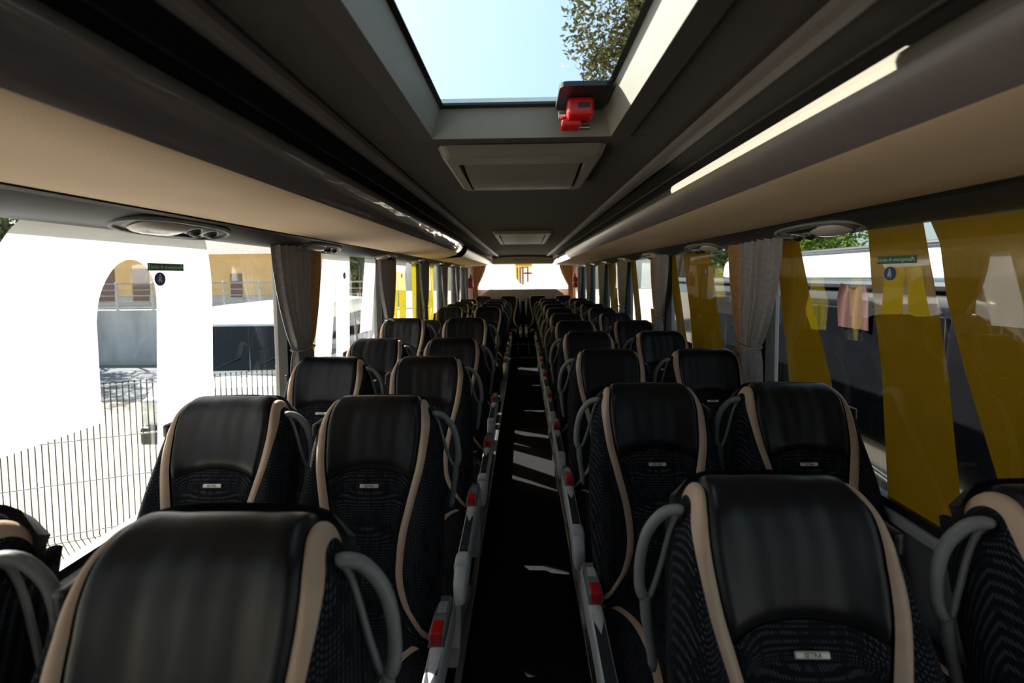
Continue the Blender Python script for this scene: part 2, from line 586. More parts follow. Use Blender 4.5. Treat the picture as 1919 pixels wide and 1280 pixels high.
fl = obj('floor', box_mesh('floor', -0.245, 0.245, Y0, 8.2, -0.05, 0.0), 'carpet', kind='structure')
fix = fl.data
obj('seat_platform', box_mesh('seat_platform', -1.22, -0.245, Y0, 9.0, -0.05, 0.15), 'carpet', fl)
obj('seat_platform', box_mesh('seat_platform', 0.245, 1.22, Y0, 9.0, -0.05, 0.15), 'carpet', fl)
for s in (-1, 1):
    obj('edge_trim', bevel_box('edge_trim', min(s * 0.235, s * 0.262), max(s * 0.235, s * 0.262), Y0, 8.2, 0.135, 0.156, 0.004), 'steel', fl)
for i, (ya, yb, z) in enumerate([(8.2, 8.55, 0.14), (8.55, 9.0, 0.33), (9.0, Y1, 0.42)]):
    st = obj('step', box_mesh('step', -0.6 if z > 0.4 else -0.245, 0.6 if z > 0.4 else 0.245, ya, yb, -0.05, z), 'carpet', fl)
    if i < 2:
        obj('nosing', bevel_box('nosing', -0.24, 0.24, ya - 0.006, ya + 0.03, z - 0.012, z + 0.004, 0.003), 'steel', st)

for s, side in ((-1, 'left'), (1, 'right')):
    a, b = (s * 1.20, s * 1.25)
    w = obj('wall_' + side, box_mesh('wall', min(a, b), max(a, b), Y0, Y1, -0.2, SILL), 'wall', kind='structure')
    a, b = s * 1.168, s * 1.2
    obj('window_ledge', bevel_box('window_ledge', min(a, b), max(a, b), Y0, 9.2, SILL - 0.05, SILL - 0.012, 0.012, 3), 'ledge', w)
    a, b = s * 1.165, s * 1.2
    obj('heater_panel', bevel_box('heater_panel', min(a, b), max(a, b), Y0, 9.2, 0.2, 0.42, 0.02, 3), 'shell', w)
    a, b = s * 1.188, s * 1.205
    obj('glazing_seal', box_mesh('glazing_seal', min(a, b), max(a, b), Y0, 9.3, SILL - 0.012, SILL + 0.014), 'black', w)
    a, b = s * 1.20, s * 1.25
    obj('roof_side', box_mesh('roof_side', min(a, b), max(a, b), Y0, Y1, WTOP, 2.14), 'service', w)
    for k, yp in enumerate(PILLARS):
        a, b = s * 1.15, s * 1.25
        p = obj('pillar', bevel_box('pillar', min(a, b), max(a, b), yp - 0.045, yp + 0.06, SILL - 0.02, WTOP + 0.03, 0.012, 2), 'pillar', w)
        a, b = s * 1.165, s * 1.21
        obj('pillar_seal', box_mesh('pillar_seal', min(a, b), max(a, b), yp - 0.075, yp - 0.044, SILL, WTOP), 'black', p)
    # blank panel behind the last window
    a, b = s * 1.16, s * 1.25
    obj('corner_panel', box_mesh('corner_panel', min(a, b), max(a, b), 9.3, Y1, SILL - 0.03, WTOP + 0.03), 'rear_beige', w)

# side glass, one pane a bay
wn_ = 0
for s, side in ((-1, 'left'), (1, 'right')):
    for k in range(len(PILLARS)):
        ya = PILLARS[k] + 0.05
        yb = PILLARS[k + 1] - 0.04 if k + 1 < len(PILLARS) else 9.31
        wn_ += 1
        a, b = s * 1.207, s * 1.212
        obj('window_%d' % wn_, mesh_of('pane', [(a, ya, SILL), (a, yb, SILL), (a, yb, WTOP), (a, ya, WTOP)], [[0, 1, 2, 3]]), 'glass', kind='structure')

# roof, with the hatch opening
HX, HY0, HY1 = 0.232, 0.30, 1.335
rf = obj('ceiling', box_mesh('roof_skin', -1.25, -0.30, Y0, Y1, 2.12, 2.15), 'body_white', kind='structure')
obj('roof_skin', box_mesh('roof_skin', 0.30, 1.25, Y0, Y1, 2.12, 2.15), 'body_white', rf)
obj('roof_skin', box_mesh('roof_skin', -0.30, 0.30, Y0, HY0 - 0.05, 2.12, 2.15), 'body_white', rf)
obj('roof_skin', box_mesh('roof_skin', -0.30, 0.30, HY1 + 0.05, Y1, 2.12, 2.15), 'body_white', rf)

def ceil_z(x):
    return 2.043 - 0.055 * x * x
def ceil_panel(x0, x1, ya, yb):
    xs = [x0 + (x1 - x0) * i / 10 for i in range(11)]
    prof = [(x, ceil_z(x)) for x in xs]
    back = [(x, ceil_z(x) + 0.02) for x in xs][::-1]
    pr = prof + back
    n = len(pr)
    V = [(x, ya, z) for x, z in pr] + [(x, yb, z) for x, z in pr]
    F = [[i, (i + 1) % n, n + (i + 1) % n, n + i] for i in range(n)] + [list(range(n))[::-1], [n + i for i in range(n)]]
    return mesh_of('ceiling_panel', V, F)
for (ya, yb) in [(-2.6, -0.9), (-0.896, 0.24), (1.395, 2.20), (2.203, 3.55), (3.553, 4.95), (4.953, 6.35), (6.353, 7.75), (7.753, 9.32)]:
    obj('ceiling_panel', ceil_panel(-0.475, 0.475, ya, yb), 'ceiling', rf)
obj('ceiling_panel', ceil_panel(-0.475, -0.265, 0.243, 1.392), 'ceiling', rf)
obj('ceiling_panel', ceil_panel(0.265, 0.475, 0.243, 1.392), 'ceiling', rf)
for s in (-1, 1):
    # light rail, then the dark sloping side of the ceiling above the rack mouth
    rail = [(0.468, 2.035), (0.470, 2.016), (0.485, 2.010), (0.508, 2.008), (0.520, 2.014), (0.522, 2.03)]
    v, f = profile_run([(s * x, z) for x, z in rail], Y0, 9.33)
    obj('ceiling_rail', mesh_of('ceiling_rail', v, f), 'rail', rf)
    sidep = [(0.522, 2.028), (0.535, 2.034), (0.62, 2.022), (0.622, 2.016), (0.63, 2.016), (0.632, 2.021), (0.80, 2.0), (1.2, 1.99)]
    v, f = profile_run([(s * x, z) for x, z in sidep], Y0, 9.33)
    obj('ceiling_side', mesh_of('ceiling_side', v, f), 'ceiling_side', rf)

# dropped header at the rear, with its row of small controls
hd = obj('trim_1', bevel_box('rear_header', -0.62, 0.62, 9.32, 9.42, 1.86, 2.06, 0.02, 3), 'rear_beige', kind='structure')
obj('header_roll', mesh_of('header_roll', *tube([(x / 10, 9.32, 2.018 - 0.05 * (x / 10) ** 2) for x in range(-6, 7)], 0.018, 10), smooth=True), 'rail', hd)
for i in range(6):
    obj('control_button', bevel_box('control_button', -0.16 + i * 0.07, -0.12 + i * 0.07, 9.308, 9.325, 1.935, 1.955, 0.004), 'light_plastic' if i > 3 else 'grey_plastic', hd)
obj('header_roof', box_mesh('header_roof', -0.62, 0.62, 9.42, Y1, 1.90, 2.06), 'rear_beige', hd)

# rear wall and window
RZ0, RZ1, RXW = 1.32, 1.90, 1.02
rw = obj('wall_rear', box_mesh('wall_rear', -1.25, 1.25, Y1, Y1 + 0.05, -0.2, RZ0), 'rear_beige', kind='structure')
obj('rear_corner', box_mesh('rear_corner', -1.25, -RXW, Y1, Y1 + 0.05, RZ0, 2.14), 'rear_beige', rw)
obj('rear_corner', box_mesh('rear_corner', RXW, 1.25, Y1, Y1 + 0.05, RZ0, 2.14), 'rear_beige', rw)
obj('rear_lintel', box_mesh('rear_lintel', -RXW, RXW, Y1, Y1 + 0.05, RZ1, 2.14), 'rear_beige', rw)
sh_v, sh_f = prism([(-0.86, 1.05), (0.86, 1.05), (0.84, 1.24), (0.70, 1.335), (-0.70, 1.335), (-0.84, 1.24)], 0.55, lambda a, b, t: (a, 9.42 + t, b))
obj('parcel_shelf', mesh_of('parcel_shelf', sh_v, sh_f), 'rear_beige', rw)
obj('bench_back', box_mesh('bench_back', -1.1, 1.1, 9.22, 9.30, .42, 1.10), 'carpet', rw)
obj('window_40', mesh_of('pane', [(-RXW, Y1 + 0.02, RZ0), (RXW, Y1 + 0.02, RZ0), (RXW, Y1 + 0.02, RZ1), (-RXW, Y1 + 0.02, RZ1)], [[0, 1, 2, 3]]), 'glass_rear', kind='structure')

# front wall and windscreen behind the camera
fw = obj('wall_front', box_mesh('wall_front', -1.25, 1.25, Y0 - 0.05, Y0, -0.2, 0.95), 'wall', kind='structure')
obj('front_header', box_mesh('front_header', -1.25, 1.25, Y0 - 0.05, Y0, 1.75, 2.15), 'wall', fw)
obj('window_41', mesh_of('pane', [(-1.2, Y0 - 0.02, 0.95), (1.2, Y0 - 0.02, 0.95), (1.2, Y0 - 0.02, 1.75), (-1.2, Y0 - 0.02, 1.75)], [[0, 1, 2, 3]]), 'glass_front', kind='structure')

# ---------------------------------------------------------------- luggage racks
def rack(s, ya, yb, dx, fascia, label, end_taper=0.0):
    root = empty('luggage_rack', (0, 0, 0), label, 'luggage rack', 'luggage racks along the coach')
    def P(pts):
        return [(s * (x + dx), z) for x, z in pts]
    def run(name, prof, mat, smooth=True):
        V, F = [], []
        ny = 24
        n = len(prof)
        for j in range(ny):
            y = ya + (yb - ya) * j / (ny - 1)
            k = 0.0
            if end_taper and y > yb - end_taper:
                q = (y - (yb - end_taper)) / end_taper
                k = q * q * 0.24
            V += [(s * min(1.195, x + dx + k * max(0.0, (1.04 - x) / 0.48)), y, z) for x, z in prof]
        for j in range(ny - 1):
            for i in range(n - 1):
                a = j * n + i
                F.append([a, a + 1, a + 1 + n, a + n])
        return obj(name, mesh_of(name, V, F, smooth), mat, root)
    lip = [(0.625, 1.945), (0.600, 1.958), (0.582, 1.958), (0.570, 1.950), (0.566, 1.938), (0.569, 1.925)]
    run('lip', lip, 'lip')
    run('fascia', [(0.569, 1.925), (0.572, 1.915), (0.584, 1.893), (0.604, 1.868), (0.626, 1.852)], fascia)
    run('underside', [(0.626, 1.852), (0.64, 1.846), (0.75, 1.834), (0.90, 1.823), (1.03, 1.816), (1.04, 1.818)], 'rack_tan')
    run('tray', [(0.625, 1.945), (0.64, 1.87), (0.9, 1.845), (1.19, 1.845)], 'ceiling_side', False)
    run('underside_seal', [(1.036, 1.812), (1.046, 1.806), (1.052, 1.82)], 'black', False)
    for q in range(int((yb - ya) / 1.45)):
        y = ya + 0.5 + q * 1.45
        obj('catch', bevel_box('catch', *sorted((s * (0.60 + dx), s * (0.625 + dx))), y, y + 0.06, 1.953, 1.966, 0.003), 'rail', root)
    return root
rack(-1, Y0 + 0.02, 5.25, 0.0, 'fascia', 'long luggage rack over the left seats, dark fascia wrapped in crinkled clear plastic', 1.0)
rack(-1, 5.27, 9.3, 0.07, 'fascia_plain', 'shorter plain luggage rack at the back left, behind the wrapped one')
right_rack = rack(1, Y0 + 0.02, 6.1, 0.0, 'fascia_plain', 'long luggage rack over the right seats with the cream light strip on its lip')
rack(1, 6.12, 9.3, 0.03, 'fascia', 'shorter wrapped luggage rack at the back right near the rear window')
# emissive strip added to make the bright band on the right rack lip
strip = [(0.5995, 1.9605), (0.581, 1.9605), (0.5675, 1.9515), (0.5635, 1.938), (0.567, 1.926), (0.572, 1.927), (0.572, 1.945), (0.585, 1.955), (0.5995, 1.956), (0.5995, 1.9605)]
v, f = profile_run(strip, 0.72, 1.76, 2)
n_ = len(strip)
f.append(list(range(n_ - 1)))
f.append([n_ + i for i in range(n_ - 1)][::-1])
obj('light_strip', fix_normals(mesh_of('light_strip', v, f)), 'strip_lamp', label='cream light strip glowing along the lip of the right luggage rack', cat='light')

# service channel between rack and glass: a scalloped dark moulding
for s, side in ((-1, 'left'), (1, 'right')):
    V, F = [], []
    ny = 220
    prof_n = 8
    ya, yb = Y0, 9.3
    for j in range(ny):
        y = ya + (yb - ya) * j / (ny - 1)
        bulge = 0.010 * (0.5 + 0.5 * math.sin(2 * PI * (y - (1.49 if s < 0 else 1.8)) / 1.1 - PI / 2))
        for i in range(prof_n):
            q = i / (prof_n - 1)
            x = 1.040 + 0.165 * q
            z = 1.822 - 0.054 * q - (0.014 + bulge) * math.sin(PI * q)
            V.append((s * x, y, z))
    for j in range(ny - 1):
        for i in range(prof_n - 1):
            a = j * prof_n + i
            F.append([a, a + 1, a + 1 + prof_n, a + prof_n])
    obj('trim_2' if s < 0 else 'trim_3', mesh_of('service_channel', V, F, True), 'service', kind='structure')

def ellipse_pts(a, b, n=28, p=2.0):
    out = []
    for k in range(n):
        th = 2 * PI * k / n
        c, s = math.cos(th), math.sin(th)
        out.append((a * math.copysign(abs(c) ** (2 / p), c), b * math.copysign(abs(s) ** (2 / p), s)))
    return out

def dome(a, b, h, n=28, rings=4, p=2.0, z0=0.0):
    """shallow dome hanging downward, elliptical plan"""
    V, F = [], []
    for r in range(rings):
        q = r / rings
        sc, dz = math.cos(q * PI / 2), math.sin(q * PI / 2)
        V += [(x * sc, y * sc, z0 - h * dz) for x, y in ellipse_pts(a, b, n, p)]
    V.append((0, 0, z0 - h))
    for r in range(rings - 1):
        for k in range(n):
            k2 = (k + 1) % n
            F.append([r * n + k, r * n + k2, (r + 1) * n + k2, (r + 1) * n + k])
    for k in range(n):
        F.append([(rings - 1) * n + k, (rings - 1) * n + (k + 1) % n, rings * n])
    return V, F

def make_service_set():
    root = empty('reading_lamp_panel', (0, 0, 0), 'x', 'lamp panel', 'reading lamp panels over the windows')
    obj('bezel', mesh_of('bezel', *tube([(x, y, -0.004) for x, y in ellipse_pts(0.058, 0.235, 36, 2.4)], 0.008, 6, True), smooth=True), 'grey_plastic', root)
    obj('housing', mesh_of('housing', *dome(0.055, 0.23, 0.012, 36, 4, 2.4), smooth=True), 'grey_plastic', root)
    lens = obj('lamp_lens', mesh_of('lamp_lens', *dome(0.042, 0.10, 0.018, 24, 4, 3.0), smooth=True), 'lamp_lens', root)
    lens.location = (0.004, -0.08, -0.010)
    lp = obj('speaker_slot', mesh_of('speaker_slot', *dome(0.016, 0.12, 0.012, 24, 3, 2.5), smooth=True), 'black', root)
    lp.location = (-0.028, 0.02, -0.008)
    for y in (0.045, 0.125):
        nz = obj('air_nozzle', mesh_of('air_nozzle', *dome(0.021, 0.021, 0.022, 16, 4), smooth=True), 'black', root)
        nz.location = (0.018, y, -0.010)
        ring = obj('nozzle_ring', mesh_of('nozzle_ring', *tube([(x, y2, 0) for x, y2 in ellipse_pts(0.024, 0.024, 18)], 0.004, 6, True), smooth=True), 'light_plastic', nz)
    return root
svc = make_service_set()
first = True
for s, ys, side in ((-1, [0.35, 1.46, 2.50, 3.70, 4.80, 6.0, 7.0, 8.0], 'left'), (1, [0.7, 1.78, 2.86, 3.95, 5.0, 6.1, 7.1, 8.1], 'right')):
    for i, y in enumerate(ys):
        o = svc if first else copy_tree(svc)
        first = False
        o.location = (s * 1.118, y, 1.7855)
        o.rotation_euler = (0, s * 0.32, 0)
        if s > 0:
            o.rotation_euler = (0, 0.32, 0)
        o['label'] = 'reading lamp and air nozzle panel over the %s windows, %s from the camera' % (side, ORD[i])

# ---------------------------------------------------------------- roof hatch and ceiling units
hatch = empty('roof_hatch', (0, 0.8, 2.05), 'glass roof hatch in a cream frame showing blue sky', 'roof hatch')
def hp(v):
    return [(x, y - 0.8, z - 2.05) for x, y, z in v]
# sloping inner walls of the frame, one on each side
def rect_ring(x0, y0, y1, z):
    return [(-x0, y0, z), (x0, y0, z), (x0, y1, z), (-x0, y1, z)]
outer = rect_ring(0.318, 0.205, 1.405, 2.026)
lower = rect_ring(0.260, 0.268, 1.352, 2.022)
upper = rect_ring(0.236, 0.296, 1.342, 2.105)
for i in range(4):
    j = (i + 1) % 4
    V = hp([lower[i], lower[j], upper[j], upper[i]])
    fs = obj('frame_side', mesh_of('frame_side', V, [[0, 1, 2, 3]]), 'frame_cream', hatch)
    V = hp([outer[i], outer[j], lower[j], lower[i], (outer[i][0], outer[i][1], 2.045), (outer[j][0], outer[j][1], 2.045)])
    obj('flange', mesh_of('flange', V, [[0, 1, 2, 3], [0, 1, 5, 4]]), 'ceiling', fs)
up2 = rect_ring(0.222, 0.31, 1.322, 2.108)
V = hp(upper + up2)
obj('seal', mesh_of('seal', V, [[i, (i + 1) % 4, 4 + (i + 1) % 4, 4 + i] for i in range(4)]), 'black', hatch)
obj('hatch_wall', mesh_of('hatch_wall', hp(upper + rect_ring(0.236, 0.296, 1.342, 2.122)), [[i, (i + 1) % 4, 4 + (i + 1) % 4, 4 + i] for i in range(4)]), 'black', hatch)
obj('pane', mesh_of('pane', hp(rect_ring(0.236, 0.296, 1.342, 2.112)), [[0, 1, 2, 3]]), 'glass_roof', hatch)

rel = empty('hatch_release', (0.155, 1.255, 2.09), 'red emergency release handle on a black plate at the roof hatch corner', 'release handle')
def rrect(w, h, r, n=5):
    pts = []
    for cx, cy_, a0 in ((w - r, h - r, 0), (-w + r, h - r, 90), (-w + r, -h + r, 180), (w - r, -h + r, 270)):
        for k in range(n + 1):
            a = math.radians(a0 + 90 * k / n)
            pts.append((cx + r * math.cos(a), cy_ + r * math.sin(a)))
    return pts
obj('mounting_plate', mesh_of('mounting_plate', *prism(rrect(0.068, 0.085, 0.02), -0.012, lambda a, b, t: (a + 0.01, b - 0.01, 0.012 + t))), 'black', rel)
ro = obj('handle', bevel_box('handle', -0.032, 0.038, -0.03, 0.045, -0.05, 0.0, 0.010, 3), 'red', rel)
obj('handle_slot', bevel_box('handle_slot', -0.006, 0.026, -0.0315, -0.025, -0.030, -0.016, 0.002), 'dark_ink', ro)
obj('handle_lever', bevel_box('handle_lever', -0.046, 0.008, 0.0, 0.055, -0.066, -0.048, 0.006, 2), 'red', rel)
obj('lever_pin', mesh_of('lever_pin', *tube([(-0.052, 0.03, -0.03), (-0.034, 0.03, -0.03)], 0.012, 12)), 'steel', rel)
obj('hinge_pin', mesh_of('hinge_pin', *tube([(0.008, 0.05, -0.056), (0.035, 0.05, -0.056)], 0.006, 10)), 'steel', rel)

def ceiling_unit(ya, yb, hx, drop, label, lit):
    root = empty('ceiling_unit', (0, ya, 2.04), label, 'ceiling unit', 'ceiling units')
    L = yb - ya
    # frame: tapering raised surround with a rounded outer edge
    def ring(x, y0, y1, z, r):
        c = []
        for cx, cy_, a0 in ((x - r, y1 - r, 0), (-x + r, y1 - r, 90), (-x + r, y0 + r, 180), (x - r, y0 + r, 270)):
            for k in range(5):
                a = math.radians(a0 + 90 * k / 4)
                c.append((cx + r * math.cos(a), cy_ + r * math.sin(a), z))
        return c
    rings = [ring(hx + 0.012, -0.012, L + 0.012, 0.0, 0.03), ring(hx, 0.0, L, -drop * 0.8, 0.03), ring(hx - 0.012, 0.012, L - 0.012, -drop, 0.025),
             ring(hx - 0.042, 0.10, L - 0.022, -drop, 0.012), ring(hx - 0.044, 0.102, L - 0.024, -drop * 0.35, 0.012)]
    n = len(rings[0])
    V = sum(rings, [])
    F = []
    for r in range(len(rings) - 1):
        for k in range(n):
            k2 = (k + 1) % n
            F.append([r * n + k, r * n + k2, (r + 1) * n + k2, (r + 1) * n + k])
    obj('surround', fix_normals(mesh_of('surround', V, F)), 'unit', root)
    # the flap: a gently curved folded screen cover inside the surround
    def flap(u, v):
        x = (u - 0.5) * 2 * (hx - 0.056)
        y = 0.11 + v * (L - 0.14)
        z = -drop * (0.55 + 0.75 * math.sin(PI * min(1, v * 1.2) * 0.55)) + (0.02 * (max(0, v - 0.85) / 0.15) ** 2)
        return (x, y, z)
    fo = obj('flap', mesh_of('flap', *grid(flap, 9, 14), smooth=True), 'unit', root)
    for sx in (-1, 1):
        V = [(sx * (hx - 0.056),) + flap(0, k / 13)[1:] for k in range(14)] + [(sx * (hx - 0.056), flap(0, k / 13)[1], -0.002) for k in range(14)]
        obj('flap_side', mesh_of('flap_side', V, [[k, k + 1, 15 + k, 14 + k] for k in range(13)]), 'black', fo)
    obj('recess', box_mesh('recess', -hx + 0.04, hx - 0.04, 0.1, L - 0.02, -0.006, 0.0), 'black', root)
    for q in range(5):
        x = -0.15 + q * 0.075
        obj('vent_slot', box_mesh('vent_slot', x - 0.02, x + 0.02, 0.118, 0.124, -drop * 0.66, -drop * 0.55), 'dark_ink', root)
    return root
ceiling_unit(1.49, 2.08, 0.262, 0.036, 'folded screen housing on the ceiling just behind the roof hatch', True)
ceiling_unit(4.3, 5.72, 0.272, 0.030, 'second folded screen housing further back on the ceiling', True)

# ---------------------------------------------------------------- seats
PATH_Y = [(0, -.205), (1, -.184), (2, -.158), (3, -.126), (4, -.092), (5, -.062), (6, -.037), (7, -.020), (8, -.003), (9, .024), (10, .056), (11, .080), (12, .088)]
PATH_Z = [(0, .40), (1, .50), (2, .60), (3, .70), (4, .797), (5, .882), (6, .958), (7, 1.008), (8, 1.046), (9, 1.066), (10, 1.062), (11, 1.03), (12, .97)]
PATH_W = [(0, .214), (1, .224), (2, .228), (3, .228), (4, .224), (5, .213), (6, .203), (7, .195), (8, .188), (9, .181), (10, .179), (11, .182), (12, .187)]
DROP = [(0, 0), (5.5, 0), (6.5, .008), (7.5, .026), (8.3, .040), (9, .046), (12, .046)]
STRIP_X = [(0.2, .224), (0.5, .205), (0.8, .176), (1.3, .132), (2, .108), (3, .112), (4, .134), (5, .154), (6, .162), (7, .163), (8, .159), (9, .150), (10, .148), (12, .150)]
STRIP_HW = [(0.2, .005), (0.8, .009), (1.6, .0115), (5, .0125), (9, .012), (12, .010)]
def seat_w(s):
    return cr(PATH_W, s)
def seat_surf(x, s, off=0.0, back=0.0):
    """point on the front of the backrest at lateral x, path position s"""
    W = seat_w(s)
    f = min(1.0, abs(x) / W)
    B = 0.35 + 0.65 * max(0, min(1, (6.0 - s) / 3.0))
    d = -0.034 * B * (max(0, min(1, (f - .30) / .5)) ** 2 * (3 - 2 * max(0, min(1, (f - .30) / .5))))
    d += 0.050 * max(0, (f - .80) / .20) ** 2
    y = cr(PATH_Y, s)
    z = cr(PATH_Z, s)
    # direction out of the surface in the y-z plane
    e = 0.05
    ty, tz = cr(PATH_Y, s + e) - cr(PATH_Y, s - e), cr(PATH_Z, s + e) - cr(PATH_Z, s - e)
    L = math.hypot(ty, tz) or 1
    ny, nz = -tz / L, ty / L
    z -= cr(DROP, s) * f ** 3.2
    if s > 9:
        ny, nz = ny, nz
    return (x, y + (-d + off) * ny + back, z + (-d + off) * nz * (1 if s < 9 else 1))

def seat_back_parts():
    P = {}
    # leather head panel, over the top and a little down the back
    def head(u, v):
        a = 2 * u - 1
        s0 = 4.88 - 0.40 * a * a
        s = s0 + v * (11.6 - s0)
        lim = cr(STRIP_X, s) - cr(STRIP_HW, s)
        e = min(1.0, (1 - abs(a)) / 0.10) ** 0.5
        ev = min(1.0, v / 0.05) ** 0.5
        puff = -0.004 + 0.016 * e * ev
        wr = 0.0006 * math.sin(a * 19 + 1.3 * math.sin(v * 7)) * math.sin(PI * min(1, v * 1.6)) * (1 if v < .62 else 0)
        return seat_surf(a * lim, s, puff + wr)
    P['head_panel'] = (grid(head, 41, 40), 'leather')
    # pleated fabric panel below it
    def mid(u, v):
        a = 2 * u - 1
        s1 = 4.90 - 0.40 * a * a
        s = v * s1
        lim = min(cr(STRIP_X, s) - cr(STRIP_HW, s), seat_w(s)) if s > 0.2 else seat_w(s)
        q = (s + 0.30 * a * a) / 1.06
        pleat = 0.016 * abs(math.sin(PI * q)) ** 0.45 * (1 if s < 4.3 else max(0.3, (4.9 - s) / .6))
        e = min(1.0, (1 - abs(a)) / 0.08) ** 0.5
        return seat_surf(a * lim, s, -0.004 + pleat * e)
    P['back_panel'] = (grid(mid, 25, 64), 'fabric')
    for sx in (-1, 1):
        def strip(u, v, sx=sx):
            s = 0.25 + v * 11.3
            x = cr(STRIP_X, s) + (2 * u - 1) * cr(STRIP_HW, s)
            W = seat_w(s)
            off = 0.003 + 0.005 * (1 - (2 * u - 1) ** 2)
            return seat_surf(sx * min(x, W * 0.995), s, off)
        P['trim_strip' + str(sx)] = (grid(strip, 7, 60), 'tan')
        def side(u, v, sx=sx):
            s = 0.0 + v * 11.6
            W = seat_w(s)
            inner = min(cr(STRIP_X, s) + cr(STRIP_HW, s) * 0.9, W) if s > 0.2 else W
            if u < 0.6:
                q = u / 0.6
                return seat_surf(sx * (inner + (W - inner) * q), s, 0.002 + 0.006 * math.sin(PI * q))
            q = (u - 0.6) / 0.4
            depth = 0.105 * min(1.0, max(0.0, (9.6 - s) / 2.5)) if s > 7.1 else 0.105
            p = seat_surf(sx * W, s, 0.002)
            return (p[0] - sx * 0.018 * q * q, p[1] + depth * q, p[2])
        P['side_bolster' + str(sx)] = (grid(side, 16, 60), 'fabric')
    def shell(u, v):
        s = v * 9.2
        W = seat_w(s) - 0.012
        a = 2 * u - 1
        p = seat_surf(a * W, s, 0.0)
        return (p[0], cr(PATH_Y, s) + 0.105 * min(1.0, max(0.55, (10.5 - s) / 2.5)) + 0.012 * (1 - a * a), p[2])
    P['back_shell'] = (grid(shell, 13, 24), 'shell')
    return P
BACK = seat_back_parts()

CUSH = [(-.15, .30, .36, .070), (-.165, .205, .365, .082), (-.20, .217, .367, .088), (-.30, .219, .367, .088), (-.42, .220, .370, .088), (-.52, .220, .374, .088), (-.60, .219, .378, .086), (-.645, .214, .375, .080), (-.668, .202, .368, .068), (-.678, .180, .362, .052)]
CUSH[0] = (-.15, .185, .362, .066)
def cush_top(x, y):
    for i in range(len(CUSH) - 1):
        a, b = CUSH[i], CUSH[i + 1]
        if b[0] <= y <= a[0]:
            t = (y - a[0]) / (b[0] - a[0])
            hx, cz, hz = [a[k] + (b[k] - a[k]) * t for k in (1, 2, 3)]
            q = min(0.999, abs(x) / hx)
            return cz + hz * (1 - q ** 4) ** 0.25
    return .30

def meshify(name, vf, sx, smooth=True):
    v, f = mirror(vf, sx)
    return mesh_of(name, v, f, smooth)

badge_text = text_mesh('SETRA', 0.0105, 0.0003)

